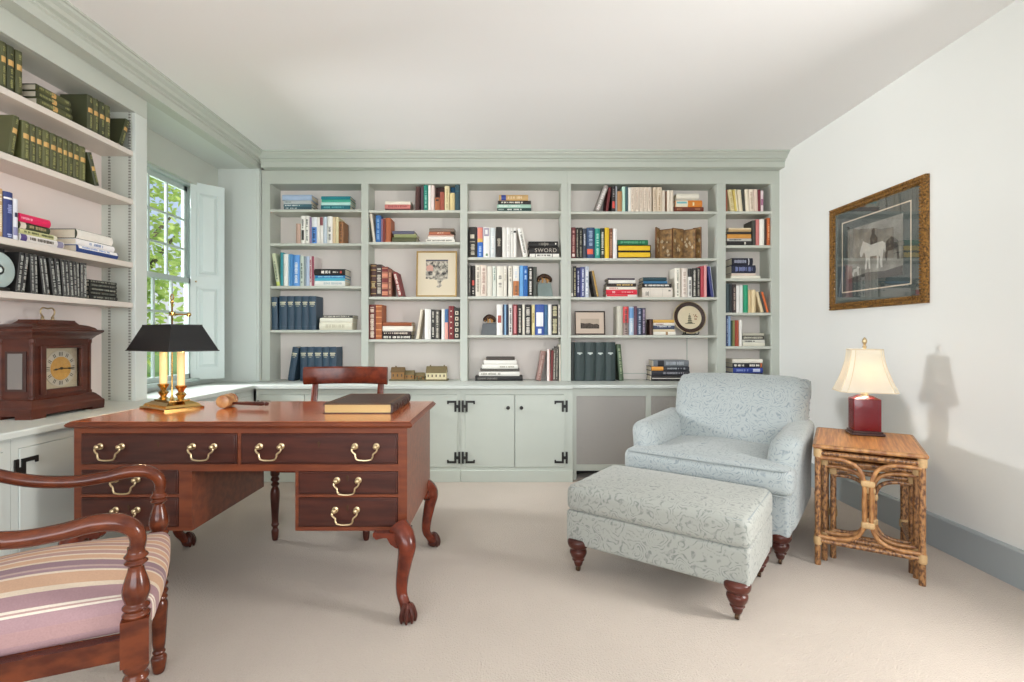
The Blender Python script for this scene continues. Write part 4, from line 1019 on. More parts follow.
# zoomed-crop readings become shelf positions
def R(o, s): return lambda v: o + v / s
def conv(rows, ox, sx, oy, sy):
    out = []
    for q in rows:
        q = list(q); q[0] = ox + q[0] / sx; q[1] = ox + q[1] / sx; q[2] = oy + q[2] / sy
        if len(q) > 6 and 'lean' in q[6]: q[6] = dict(q[6], lean=q[6]['lean'] / sx)
        out.append(q)
    return out
def sconv(rows, ox, sx, sy):
    return [[ox + q[0] / sx, ox + q[1] / sx, q[2] / sy] + list(q[3:]) for q in rows]
A = 9.743
# --- leftmost bay
s = Shelf(0, 0, 209.6)
s.stack('left ', sconv([(195, 462, 27, '3f5a66', 't c8d4d6 .06 .5', 'dark slate book'), (190, 462, 28, '4a6f7c', 't e6ecec .05 .6', 'slate blue book'), (190, 455, 38, 'bcc2c4', 't 8a9698 .05 .3', 'pale grey book'), (178, 465, 52, 'a9bcd8', '', 'pale blue book')], 264, A, A))
s.stack('right ', sconv([(555, 838, 43, '1d6c78', 't 5aa6ac .1 .8', 'deep teal book'), (558, 840, 30, 'c4efe8', '', 'pale aqua book'), (560, 840, 28, '45ab95', '', 'sea green book'), (557, 840, 30, '1f8490', '', 'teal blue book')], 264, A, A))
s = Shelf(0, 1, 243.4)
s.ups(conv([(310, 354, 425, 'c2a292', '', 'dull pink book'), (358, 398, 350, W_, 'b 2b2a28 .12 .48 .2 .8; t 5a5a56 .55 .9', 'white book with black lettering'), (400, 440, 350, 'efece4', 't 7d8078 .1 .9', 'off white book'), (444, 462, 362, '9a86a6', '', 'thin mauve book'), (464, 515, 362, 'e9eaee', 'b 4f86cc 0 .62; t 203a66 .05 .6', 'white and blue book'), (517, 541, 362, W_, '', 'thin white book'), (543, 575, 360, 'f0ebe4', 'b 8c4a50 .68 .99', 'white book with maroon top'), (577, 611, 360, 'c3d0dc', '', 'pale blue grey book'), (615, 666, 355, W_, 't 6a6a66 .12 .65', 'thick white book'), (668, 695, 360, 'ddc6a0', '', 'tan book'), (697, 725, 360, 'e4d9ae', '', 'cream yellow book'), (728, 772, 405, '98683e', 't 6b4426 .1 .9', 'brown book')], 264, A, 180, A))
s = Shelf(0, 2, 286.0)
s.ups(conv([(120, 157, 80, 'c9cfae', 't 77806a .2 .8; b c6d36a 0 .12', 'pale green leaning book', {'lean': -48}), (158, 186, 72, '2f8d98', '', 'thin teal book'), (189, 233, 88, 'f0efe9', 'b d6dcd4 .3 .7 .2 .5', 'white book'), (236, 280, 90, '3f86c0', 'b a9d4ec 0 1 .02 .3', 'blue book with pale edge'), (284, 346, 98, '5d9ae0', 't dfeaf6 .1 .8', 'bright blue book'), (349, 386, 105, 'c7d2c8', 't 667a70 .1 .8', 'pale grey green book'), (387, 407, 110, '8c999e', '', 'thin slate grey book'), (409, 439, 110, 'b7c6de', '', 'pale lilac blue book'), (442, 490, 110, 'e8dcda', 'b 8c3248 0 1 .5 .97; t b04a5c .1 .9 .1 .4', 'maroon and white book')], 264, A, 245, A))
s.stack('', sconv([(495, 790, 50, 'e9e9e4', 't b8c8cc .3 .9', 'white book'), (495, 785, 27, '56b4cc', '', 'turquoise book'), (497, 788, 27, '2f80bc', 't a8dcec .1 .95', 'blue book'), (490, 790, 62, '1d1b1c', 't f0ece6 .18 .55; t d8d2c8 .58 .8 .35 .6; b c04a3c .84 .9 .3 .7', 'black book with white title')], 264, A, A))
NAVY = '30475a'; CREAM = 'd8d2b4'
def vol(h_frac=.80): return f'b {CREAM} .80 .83 .12 .88; b {CREAM} .765 .785 .2 .8; b {CREAM} .735 .75 .15 .85; b a8ac9c .69 .705 .3 .7; b 52697c .87 .878; b 52697c .1 .108'
s = Shelf(0, 3, 329.9)
s.ups(conv([(75, 133, 505, NAVY, vol(), 'navy volume with cream title', {'lean': -6})] + [(a, b, 498, NAVY, vol(), 'navy volume with cream title') for a, b in ((146, 222), (224, 290), (292, 364), (366, 432), (434, 507))], 264, A, 245, A))
s.stack('', sconv([(540, 858, 72, 'e2decb', 't c9c3ac .2 .8', 'thick cream book'), (545, 860, 46, 'e6e3d4', '', 'cream book'), (568, 862, 26, '4b4946', 't c8c4b8 .05 .9 .2 .8', 'black marbled book')], 264, A, A))
s = Shelf(0, -1, 381.7)
s.ups(conv([(228, 290, 318, NAVY, vol(), 'navy volume leaning right', {'lean': 52})] + [(a, b, 320, NAVY, vol(), 'navy volume with cream title') for a, b in ((351, 416), (418, 484), (486, 565), (567, 632), (634, 704))], 264, A, 315, A))
# --- second bay
s = Shelf(1, 0, 210.3)
s.stack('', sconv([(215, 462, 16, '5a2c2c', '', 'thin maroon book'), (212, 460, 42, 'cf7f78', 't a85a58 .1 .9', 'rose pink book'), (215, 462, 32, 'ebe2d2', '', 'cream book')], 363, A, A))
s.ups(conv([(505, 548, 62, '4a2a24', '', 'large dark brown book', {'lean': 8}), (564, 590, 60, '56444e', '', 'dark purple grey book'), (592, 631, 50, '168070', 't 8ac8b8 .1 .8', 'green book'), (635, 660, 50, W_, '', 'white book'), (663, 695, 52, 'ead9d2', '', 'pinkish white book'), (700, 748, 172, 'a8643e', 'b 2c201a .72 .86 .2 .8', 'small tan book', {'d': .062}), (750, 792, 118, 'a05040', '', 'small red brown book', {'d': .062}), (796, 842, 58, 'e0d4aa', 't c8b98c .1 .9', 'cream tan book', {'d': .062}), (847, 893, 126, 'ddc993', '', 'small cream yellow book', {'d': .062}), (897, 944, 48, '2d4a54', 'b 3f7080 .74 .76', 'dark blue green book')], 363, A, 180, A))
s.ups(conv([(700, 795, 50, '3e221f', 'b 5a3430 .8 .83', 'large maroon book behind the small ones', {'d': .06, 'depth': .07}), (846, 893, 50, '2f6488', '', 'blue book behind the small cream one', {'d': .06, 'depth': .07})], 363, A, 180, A))
s = Shelf(1, 1, 242.1)
s.ups(conv([(97, 122, 326, 'e6dccb', '', 'cream leaning book', {'lean': -36}), (124, 172, 345, '2f6cae', 't 86aedc .1 .9', 'blue book'), (176, 190, 380, '9c8098', '', 'thin mauve book'), (191, 215, 375, '7c2d22', '', 'dark red book'), (217, 268, 370, 'b06038', 'b 7c3a22 .1 .9 .02 .2', 'rust book')], 363, A, 180, A))
s.stack('left ', sconv([(285, 522, 46, '575a3c', '', 'dark olive book'), (300, 520, 32, '8e9464', 'b b2b684 .02 .98 .7 .95', 'olive green book'), (285, 497, 32, '5c5c70', '', 'slate book')], 363, A, A))
s.stack('right ', sconv([(612, 895, 30, 'eeeae0', 't 8a8a80 .05 .9', 'cream lettered book'), (635, 882, 23, 'f1ede6', '', 'white book'), (630, 882, 22, 'd9c4b4', 'b b45a4a .02 .98 .6 .9', 'tan and red book'), (642, 850, 27, 'b06a4c', 't e8c8b0 .4 .7', 'orange brown book'), (645, 887, 34, '7d6d60', '', 'grey brown book')], 363, A, A))
s = Shelf(1, 2, 296.8)
GB = lambda c: ''.join(f'b {c} {z} {z + .03};' for z in (.08, .26, .44, .62, .80, .93))
s.ups(conv([(72, 130, 186, '4a2a22', GB('a88a54') + 'r d8c48c .3 .42', 'dark brown gilt volume'), (132, 181, 190, '3e2c28', 't c8c0b0 .1 .9 .1 .9', 'charcoal brown patterned book'), (183, 243, 212, '7a2724', GB('b87a58') + 'b d88a68 .66 .78;b d88a68 .3 .42; b d88a68 .05 .18', 'maroon volume with orange labels'), (245, 280, 238, '86503a', 't c89a7a .1 .9', 'brown book'), (345, 385, 262, '8a2f30', 't efe0d4 .05 .95 .2 .8', 'dark red book leaning left', {'lean': -58})], 363, A, 245, A))
s = Shelf(1, 3, 339.3)
s.ups(conv([(58, 121, 580, '6a2a28', 't e6d2bc .05 .95 .2 .8', 'maroon book with cream pattern'), (123, 184, 582, 'a85a2a', GB('d8945a'), 'rust volume with ridged spine'), (516, 541, 626, 'ded4c0', '', 'cream book leaning right', {'lean': 45}), (602, 661, 625, 'f0eee9', '', 'thick white book'), (665, 701, 630, '33312f', 't d0ccc0 .05 .95', 'black book with grey title'), (704, 746, 630, '55524c', 't cfc9b8 .05 .95', 'dark grey patterned book'), (765, 795, 625, 'f2f0ec', '', 'white book'), (797, 829, 625, '3d6a9c', 'b e8a498 0 .56', 'blue and pink book'), (833, 886, 595, '7c2528', ''.join(f'b e8d2c0 {z} {z + .035} .36 .64;' for z in (.15, .32, .49, .66, .83)), 'dark red book with pale dots'), (888, 941, 612, '2c2926', ''.join(f'b ddd4bc {z} {z + .11} .22 .78;b 2c2926 {z + .025} {z + .085} .36 .64;' for z in (.06, .24, .42, .60, .78)), 'black book with cream squares')], 363, A, 245, A))
s.stack('', sconv([(188, 472, 40, '2a2523', 't e6e0d4 .05 .95 .2 .8', 'black lettered book'), (192, 470, 37, '382a2a', 't d8ccbc .05 .95', 'dark lettered book'), (190, 482, 53, 'eee8dc', '', 'white book'), (190, 475, 36, '94502e', '', 'rust brown book')], 363, A, A))
# --- middle bay
s = Shelf(2, 0, 211.2)
s.stack('', sconv([(342, 676, 32, '20403c', 't eef0ea .3 .72; t a8b8b0 .04 .22', 'dark green book with white title'), (342, 672, 36, 'a9cdbb', 't e8f2ec .05 .7', 'pale mint book'), (350, 673, 36, '221f1e', 't eee8da .1 .76', 'black lettered book'), (360, 645, 56, 'c6a26c', 'b 2c3f8c .08 .24; t e8cfa4 .3 .8', 'tan book with blue block')], 462, A, A))
s = Shelf(2, 1, 257.3)
s.ups(conv([(63, 145, 20, '2b2724', 'b cfc8b4 .62 .75 .22 .7; b b8b09c .5 .52 .15 .8; t c8c0ac .08 .45', 'thick black book with cream emblem'), (149, 204, 22, '2f6cc4', 'b e8917c .62 .99; b e0b45c .5 .62; t a8c8f0 .05 .4', 'salmon and blue book'), (207, 271, 22, 'f1efec', 'b a49cae .70 .97 .12 .88; b f1efec .76 .91 .3 .7; b 7c9878 .04 .12 .4 .7', 'white book with grey rosette'), (275, 326, 28, 'd9e0e2', 't f4f4f2 .1 .8', 'pale blue white book'), (331, 389, 20, '27231f', 'r cfc6b4 .36 .62', 'black book with pale title'), (392, 430, 25, 'eeece7', '', 'plain white book'), (432, 470, 25, 'f2f0ec', 't d8d6d0 .2 .8', 'white book'), (472, 500, 30, 'e9e7e1', 't 55534e .82 .92', 'white book with dark top mark'), (501, 530, 28, 'efede8', 'b 3a3834 .83 .9', 'white book with black band'), (597, 645, 28, 'efece5', 't 8a8a84 .1 .9', 'white book leaning left', {'lean': -58})], 462, A, 225, A))
s.stack('', sconv([(660, 946, 36, 'eceae4', 't 55524c .25 .72; b 55524c .18 .2; b 55524c .76 .78', 'white book with black title'), (652, 946, 66, '1f1c1b', '', 'thick black book with large grey title'), (648, 936, 54, '191716', 't 7c766c .35 .7; b d8d4ca .55 .56 .1 .9; b e8e4da .9 .94 .4 .7', 'black book with thin pale line')], 462, A, A))
s = Shelf(2, 2, 296.3)
s.ups(conv([(60, 86, 100, '46433f', 't 8c8880 .1 .9', 'dark grey book'), (90, 127, 105, '262322', 'b e0574a .36 .52 .2 .8; t b8b4aa .05 .3', 'black book with red label'), (130, 181, 98, 'e9e2d4', 't a49c8c .15 .95', 'cream lettered book'), (183, 241, 100, 'eadccf', 't b89a8c .05 .95', 'pinkish cream book'), (245, 294, 112, 'e6e2d6', '', 'plain cream book'), (297, 336, 110, 'dde2d8', 't 8fa096 .5 .98; b 8fa096 .5 .505', 'pale sage book'), (340, 403, 110, 'ecE8dc'.lower(), 't 8a887e .3 .7', 'thick cream white book'), (405, 437, 110, 'eee9dd', 't c4bca8 .5 .9', 'slim cream book'), (452, 491, 110, 'eee9dc', 't 9c9484 .5 .98', 'cream book'), (497, 556, 105, 'f0ede6', 'b b9713c .02 .50; t d8dfe6 .6 .9; t 6a4226 .05 .35', 'white and orange brown book'), (560, 598, 103, '6aa9e2', '', 'light blue book'), (599, 641, 105, '1c62ae', 't b0d0f0 .55 .9', 'royal blue book'), (645, 691, 115, '24211f', 't e4e0d8 .06 .96', 'black book with white title'), (693, 730, 115, '4a4e48', '', 'dark grey green book')], 462, A, 255, A))
s = Shelf(2, 3, 335.0); S2 = 7.58
s.ups(conv([(263, 307, 72, 'f1efec', 'b a8473c .4 .64 .2 .8', 'white book with red block'), (311, 349, 72, '20304e', 'b 88b4d8 0 1 .3 .6', 'navy and light blue book'), (354, 381, 72, 'ece9e4', 't 3c3838 .1 .9', 'white book with black title'), (384, 420, 72, '7c2a30', 'b d08084 .05 .95 .3 .75', 'dark red and pink book'), (422, 455, 72, '2a2725', 't cfc8ba .05 .95', 'black book with cream title'), (458, 476, 74, 'ece7d8', '', 'thin cream book'), (477, 523, 72, '282523', 't dad4c8 .05 .95 .2 .8', 'black book with white pattern'), (529, 552, 76, 'e6d8a0', 't a8883c .4 .8', 'cream yellow book'), (556, 623, 72, '3555a4', 'b eef0f4 .28 .74 .1 .9; b dfe6f2 .05 .2 .3 .7', 'thick blue and white book'), (624, 651, 72, '35648c', '', 'steel blue book'), (653, 679, 72, 'efeeec', '', 'white book'), (680, 727, 72, '2f2b26', 't d0c8a0 .03 .97 .15 .85', 'black book with gold pattern'), (730, 747, 76, 'd8d4cc', 't 8a867e .1 .9', 'thin grey white book')], 462, S2, 295, S2))
s = Shelf(2, -1, 382.0)
s.stack('', sconv([(100, 460, 36, '201e1c', 't 6a6660 .05 .5', 'large black book'), (128, 436, 34, 'e9e6df', 't a09a90 .05 .55', 'white book'), (140, 436, 22, '55524c', '', 'dark grey book'), (150, 424, 30, 'eceae2', 't b8b2a4 .5 .9', 'white lettered book'), (165, 414, 35, 'efece5', '', 'smaller white book'), (182, 400, 24, '4c443e', '', 'small dark brown book')], 462, S2, S2))
s.ups(conv([(563, 598, 430, '94726a', 't b89a90 .1 .9', 'mauve brown book leaning right', {'lean': 42}), (645, 669, 420, 'ebe2dc', 'b d4a49c 0 1 .6 .95', 'white and pink book'), (671, 689, 430, '7a3434', '', 'thin dark red book', {'lean': 6}), (690, 706, 415, '6a665c', 't c4beb0 .05 .95', 'grey patterned book', {'lean': 6}), (708, 728, 400, '4a4640', 't a8a294 .05 .95', 'dark patterned book', {'lean': 5}), (737, 749, 385, 'e4ddcc', '', 'thin cream book')], 462, S2, 295, S2))
# --- wide fourth bay
C4 = 8.3
s = Shelf(3, 0, 211.6)
s.ups(conv([(242, 282, 42, '9a938e', 't e4e0dc .05 .9 .2 .8; b a83a3c .1 .16 .3 .7', 'grey book leaning right', {'lean': 82}), (330, 352, 60, '6e2a2c', '', 'dark red book leaning right', {'lean': 25}), (381, 410, 50, '2c2728', 'b e0564e .13 .4 .15 .85; t a8a29c .5 .9', 'black book with red label'), (412, 426, 50, 'a8acb0', '', 'thin grey book'), (428, 466, 94, 'b08458', '', 'tan brown book'), (468, 493, 55, 'c4e8d6', '', 'mint book'), (495, 515, 55, '3c5c60', '', 'thin dark teal book'), (518, 540, 62, 'f0eee6', '', 'thin white book')] + [(a, b - 1, 60, 'e4d6c6', 'b cbb7a4 .04 .96 .42 .5; t b8a494 .1 .9 .2 .4', 'cream pink series volume') for a, b in ((541, 576), (576, 611), (611, 645), (645, 680), (680, 713))] + [(722, 754, 60, 'dccbb4', 't b49a7c .05 .95 .3 .6', 'beige series volume'), (755, 797, 60, 'dccbb4', 't b49a7c .05 .95 .3 .6', 'beige series volume'), (798, 824, 86, 'e2d5c4', '', 'shorter cream book'), (830, 838, 90, '8a6044', '', 'thin brown book'), (839, 865, 86, 'e8ddcd', '', 'cream book'), (866, 892, 86, 'e6dac8', '', 'pale cream book')], 566, C4, 180, C4))
s.stack('', sconv([(282, 528, 38, '6c3020', 't a8704c .1 .3; t a8704c .7 .95', 'red brown book'), (295, 516, 56, 'd8822c', 'b e6dfc8 .01 .46; b 7cbcc4 .05 .42 .5 .8; b f2e0b0 .64 .7 .2 .7', 'cream and orange book'), (296, 490, 16, 'c4c0b4', '', 'thin grey book'), (302, 490, 40, 'ebe5d6', '', 'cream book')], 640, C4, C4))
s = Shelf(3, 1, 258.3)
s.ups(conv([(43, 81, 393, '6c3134', 't c8948c .2 .9; b e8d8d0 .05 .14 .2 .8', 'maroon book'), (83, 106, 395, '34322e', 't a8a294 .05 .95', 'dark grey book'), (108, 138, 395, '262320', 't 8c8a78 .05 .95', 'black book'), (140, 169, 402, '3c4250', 't c8ccd4 .4 .85', 'dark slate book'), (171, 238, 395, '2c4468', 'b e4593c .13 .30 .08 .8; t 9ab0cc .4 .9', 'navy book with red square'), (240, 284, 402, '1f9484', 't a4dccc .1 .85', 'teal green book'), (285, 321, 400, '202a22', 't d0d4c4 .1 .9', 'black green lettered book'), (322, 359, 395, 'e8c024', '', 'yellow book'), (361, 388, 402, '7c4a30', 't c89a7a .1 .9', 'brown book'), (390, 424, 405, 'f1efee', '', 'white book')], 566, C4, 258.3 - 650 / C4, C4))
s.stack('', [(617.3, 651.0, 56 / C4, '2c261c', 'b ecc01c .03 .97 .16 .86', 'black and yellow boxed book'), (617.3, 651.0, 56 / C4, '2c261c', 'b ecc01c .03 .97 .16 .86', 'upper black and yellow boxed book'), (617.6, 648.2, 5, '1d6a48', 't 5aa880 .1 .9', 'green book')])
s = Shelf(3, 2, 297.2)
s.ups(conv([(43, 60, 78, '8a8880', 'b e4e2dc .03 .14', 'grey book'), (62, 86, 68, '2c2a24', 't b8b08c .05 .95', 'black and gold book'), (88, 116, 78, '2a2c5c', 't c4c8e4 .1 .9', 'navy book with pale title'), (118, 156, 75, '4a4f86', 't d8dcf0 .05 .95 .4 .8', 'violet blue book'), (158, 191, 70, 'bcc4d2', 't eef0f2 .1 .9', 'pale blue grey book'), (240, 276, 104, '2c2418', 'b c09a54 0 1 .5 .95; b e0c878 .1 .14 .5 .9', 'black and gold book leaning left', {'lean': -44})], 566, C4, 258, C4))
s.stack('left ', sconv([(334, 588, 22, 'e6e0d8', 'b d4283c .02 .7 .3 .95', 'white and red book'), (334, 590, 40, 'd8243c', 't f4c8cc .2 .3; t f4c8cc .5 .9 .4 .6', 'red book'), (334, 586, 26, 'efe8dc', 't c87c78 .1 .4', 'cream book'), (340, 582, 27, '2e241e', 't d8b878 .3 .9', 'black book'), (355, 576, 28, 'f1efea', '', 'white book'), (348, 572, 16, '453a44', '', 'thin dark book')], 566, C4, C4))
s.stack('right ', sconv([(20, 270, 80, 'e6ddd2', 'b 9a948a .25 .255; b 9a948a .66 .665; t 8a847a .1 .22 .1 .6; b 6a645c .86 .93 .6 .75', 'thick cream pictorial book'), (20, 262, 34, '1e1c1c', 't f2eee8 .08 .95 .3 .75', 'black book with white title'), (30, 228, 20, '3f78a4', '', 'steel blue book'), (26, 222, 32, '26454f', '', 'dark teal book')], 640, C4, C4))
s.ups(conv([(290, 337, 85, 'ebe7da', 't 86887a .05 .95 .3 .6', 'cream book with grey title'), (345, 392, 85, 'e9ded4', 't c0aca0 .1 .9', 'pinkish cream book'), (397, 432, 85, 'f0eee8', 'b 262422 .70 .99; t 55524e .05 .6', 'white book with black top'), (435, 469, 85, '33322e', 't d6d2c6 .05 .95', 'black and white book'), (471, 501, 80, '2c2826', 't a8a094 .05 .95', 'dark lettered book'), (503, 531, 68, 'b23c48', '', 'red book'), (532, 556, 62, 'e2a0a0', '', 'pink book'), (592, 619, 68, '2b3270', 'b c4c8dc 0 1 .75 .97', 'navy book leaning left', {'lean': -33})], 640, C4, 258, C4))
s = Shelf(3, 3, 335.1)
s.ups(conv([(428, 471, 400, 'c6c2b4', '', 'grey cream book'), (473, 521, 400, '9c8a84', 'b d8484c .42 .98; t 4a3834 .05 .9', 'red topped book'), (523, 563, 405, 'b8cce0', 'b 6a9cd0 .6 .95; t eef2f6 .1 .5', 'light blue and white book'), (565, 590, 400, '6c4a5c', '', 'purple brown book'), (592, 631, 415, '34405c', 't a8b4cc .05 .95', 'navy patterned book'), (632, 662, 415, '4c4458', 't a898b0 .05 .95 .2 .8', 'purple patterned book'), (696, 721, 508, '4a2c20', '', 'small dark brown book')], 566, C4, 258, C4))
s.stack('', sconv([(112, 296, 28, 'f0ece2', 'b a8845a .55 .65', 'white book'), (110, 290, 20, 'e2cfae', '', 'cream tan book'), (112, 288, 30, '465068', 't e8e8ec .2 .9 .6 .9', 'navy and white book'), (112, 288, 24, 'e6e2da', 't a88a8c .1 .5', 'off white book'), (110, 284, 26, 'd8ac54', '', 'golden yellow book')], 640, C4, C4))
s = Shelf(3, -1, 382.4)
GD = '2c3c3c'; SM_ = 'b c4ccc8 .70 .735 .25 .75; b c4ccc8 .675 .70 .4 .6'
s.ups(conv([(34, 53, 62, '262c2a', '', 'slim black book'), (55, 121, 62, GD, SM_, 'dark green album with silver mark'), (123, 187, 62, GD, SM_, 'dark green album with silver mark'), (189, 251, 63, GD, SM_, 'dark green album with silver mark'), (253, 317, 62, GD, SM_, 'dark green album with silver mark'), (343, 371, 75, '4a5c44', 't 9cac88 .2 .9', 'slim green book leaning left', {'lean': -20})], 566, 6.4, 334, 6.4))
s.stack('', sconv([(545, 790, 34, '2e2a2a', 'b d8d4cc .02 .9 .4 .55', 'black and white book'), (548, 792, 31, '2c2c34', 't 8a8a94 .3 .9', 'dark lettered book'), (545, 790, 27, '33353c', 'b f0a84c .01 .32; t 9aa0a8 .4 .9', 'dark book with orange label'), (560, 786, 40, '70767c', 'b 22242a .12 .3; t aab0b8 .35 .9 .2 .8', 'thick grey book')], 566, 6.4, 6.4))
# --- narrow right bay
C5 = 6.5
s = Shelf(4, 0, 211.5)
s.ups(conv([(54, 63, 62, '9a5c44', '', 'thin brown book'), (84, 111, 60, 'e6d8a6', 't c8b074 .1 .9', 'cream yellow book leaning left', {'lean': -22}), (112, 135, 60, 'dcc468', 'b efe6c8 0 1 .5 .95', 'yellow and cream book leaning left', {'lean': -16}), (137, 163, 62, 'e6d9bc', '', 'cream book leaning left', {'lean': -13}), (164, 180, 62, '3a3a34', '', 'thin dark book leaning left', {'lean': -10}), (182, 206, 60, 'efe2cc', '', 'pale cream book leaning left', {'lean': -9}), (207, 235, 60, 'eadccb', 't c4b09c .1 .9', 'cream beige book leaning left', {'lean': -7}), (236, 262, 60, 'e6cfc0', '', 'pinkish beige book', {'lean': -5}), (263, 277, 62, '7c2434', '', 'thin dark red book'), (279, 297, 70, 'e4d2d4', 'b a46c88 .3 .6', 'pinkish white book')], 718, C5, 180, C5))
s = Shelf(4, 1, 245.4)
s.stack('', sconv([(60, 222, 28, '262422', 'b e8e4d8 .68 .74 .2 .8', 'black book'), (58, 218, 18, 'c8c6c0', 't 55534e .1 .6', 'grey white book'), (60, 216, 28, 'd89a48', '', 'orange tan book'), (60, 216, 15, '2e2a26', '', 'thin black book'), (70, 215, 26, 'c8a878', 'b e8d8b8 0 1 .6 .95', 'tan book')], 718, C5, C5))
s.ups(conv([(226, 246, 262, '3c3c36', '', 'dark grey book'), (247, 269, 256, 'cf7a76', '', 'pinkish red book'), (270, 302, 255, 'f0ece4', '', 'white book'), (304, 318, 255, '4a2c22', '', 'thin dark brown book'), (319, 340, 247, 'c4622c', 't e8a878 .2 .8', 'rust orange book')], 718, C5, 180, C5))
s = Shelf(4, 2, 278.5)
s.stack('', sconv([(84, 276, 18, 'ece8da', '', 'cream book'), (90, 246, 17, 'e0cfc2', '', 'pinkish cream book'), (90, 246, 52, '20243c', 't 7a84b4 .15 .9 .2 .8', 'thick navy book'), (92, 226, 46, '1e2030', 't a0a4b8 .1 .7; b e0e0e4 .78 .82', 'blue black book')], 718, C5, C5))
s = Shelf(4, 3, 312.7)
s.ups(conv([(54, 76, 54, '34464a', '', 'dark slate book'), (78, 93, 55, '2c3032', '', 'thin black book'), (95, 119, 60, '3a2c2a', 't a89488 .1 .9', 'brown black book'), (120, 141, 70, 'f0eeea', '', 'white book'), (142, 166, 68, 'd6dad6', 'b 2ca07c 0 1 .8 .97', 'pale grey book'), (168, 196, 65, '14966c', '', 'emerald green book'), (197, 216, 96, 'd8bd92', '', 'tan book'), (218, 246, 96, 'e2cda2', '', 'cream tan book'), (280, 301, 106, 'dcc8a2', '', 'cream book leaning left', {'lean': -38}), (304, 318, 108, '4a4640', '', 'thin dark book leaning left', {'lean': -38}), (319, 333, 108, 'd86a34', '', 'thin orange book leaning left', {'lean': -38})], 718, C5, 275, C5))
s = Shelf(4, 4, 346.2)
s.ups(conv([(55, 67, 262, '2c3c64', 't a8b4d0 .1 .9', 'thin dark blue book'), (67, 83, 268, '8ca8cc', '', 'light blue book'), (84, 96, 295, '22402e', '', 'thin dark green book'), (97, 111, 295, '8a8a52', '', 'thin olive book'), (112, 136, 294, 'a03c28', 'b c86a44 0 1 .6 .9', 'red brown book'), (138, 158, 292, 'f1efe9', '', 'white book')], 718, C5, 275, C5))
s.stack('', sconv([(162, 304, 22, 'e0dccc', '', 'cream book'), (160, 304, 20, 'd4d2c8', 't 44423c .1 .6', 'grey lettered book'), (160, 300, 26, '2e2c28', 't c4c0b0 .05 .95 .2 .8', 'black patterned book'), (160, 300, 16, 'b8b4a4', '', 'grey cream book')], 718, C5, C5))
s = Shelf(4, -1, 381.0)
s.stack('', sconv([(100, 292, 52, '20243c', '', 'dark navy book'), (100, 292, 33, '33479c', 'b c8d0e8 .66 .9 .2 .8; t 8a9ad4 .1 .5', 'blue book'), (98, 290, 31, '22202a', 't f0ece2 .04 .4; t f0ece2 .56 .9; b d87848 .93 .98', 'black book with white title'), (94, 290, 26, 'ece6da', '', 'cream book')], 718, C5, C5))

# --- left wall bookcase (spines face the room)
OL = '4e5030'; OL2 = '3d4128'
def olive(q=.62): return f'b c8a060 {q} {q + .13} .12 .88; t 8a8a58 .06 .5 .3 .7; t 8a8a58 .8 .95 .3 .7; b 2c301e .02 .035; b 2c301e .96 .975'
s = Shelf(5, 0, 0, 'left')
def lp(v): return v / 7.18
s.ups([(lp(a), lp(b), 0, OL if i % 2 == 0 else OL2, olive(.55), 'dark olive volume with gilt label', {'hh': h_}) for i, (a, b, h_) in enumerate(((0, 44, .19), (48, 101, .19), (110, 160, .19)))])
s.stack('', [(37, 71.5, .031, OL, olive(.42), 'dark olive volume'), (36.5, 71, .031, OL2, olive(.42), 'dark olive volume'), (36.8, 70.5, .031, OL, olive(.42), 'dark olive volume')])
s.ups([(lp(a), lp(b), 0, OL2 if i % 2 == 0 else OL, olive(.5), 'dark olive volume with gilt label', {'hh': .175}) for i, (a, b) in enumerate(((624, 665), (667, 706), (708, 751), (753, 790)))])
s.ups([(lp(852), lp(885), 0, OL2, olive(.55), 'dark olive volume leaning right', {'hh': .165, 'lean': 7.6})])
s = Shelf(5, 1, 0, 'left')
s.ups([(lp(55), lp(100), 0, OL, olive(.55), 'dark olive volume leaning right', {'hh': .178, 'lean': 6.0})])
s.ups([(lp(a), lp(b), 0, OL if i % 3 else '5a5c36', olive(.55 - .0 * i), 'olive green volume with gilt label', {'hh': .172}) for i, (a, b) in enumerate(((155, 210), (212, 254), (256, 300), (302, 354), (356, 404), (406, 447), (449, 483), (485, 522), (524, 566), (568, 614)))])
s.ups([(lp(682), lp(716), 0, OL2, olive(.45), 'dark olive volume leaning left', {'hh': .165, 'lean': -8.6})])
s = Shelf(5, 2, 0, 'left')
s.ups([(-4, 2.5, 0, 'c8a878', 't e8dcc0 .1 .9', 'tan book', {'hh': .20}), (2.9, 12.8, 0, '2e3c74', 't aab4d8 .02 .12; b e8e8ee .84 .88; t 8a94c4 .5 .8', 'navy book with pale lettering', {'hh': .195}), (13, 18, 0, 'dfe1e8', 'b 2c3048 .55 .66 .2 .8; b 8a8ab0 .1 .3', 'white book', {'hh': .175})])
s.stack('left ', [(19.2, 63, .032, 'dcd8d4', 'b 5a4a86 .01 .14; b 8a86a0 .84 .98; t 6c645c .2 .8', 'white and purple book'), (19.6, 57, .022, 'c4c490', 't 5c6440 .1 .9; b e8e4d0 .9 .98', 'pale green book'), (19.5, 50, .03, '39402c', 'b d8d0c0 .02 .2; t a89870 .3 .9', 'dark green book'), (19, 49.5, .036, 'd81f58', 't f4a8bc .02 .4 .3 .6', 'crimson pink book')])
s.stack('right ', [(76.6, 117, .036, '27407c', 'b f2f0ec .02 .98 .52 .98; t 8aa0d0 .1 .8 .6 .9', 'dark blue and white book'), (76.6, 114, .03, 'eeecec', 't 8c9cc4 .3 .7', 'white book with blue title'), (76.2, 112, .048, '3c4234', 'b e6e2da .0 1 .04 .96', 'thick cream book with dark boards')])
s = Shelf(5, 3, 0, 'left')
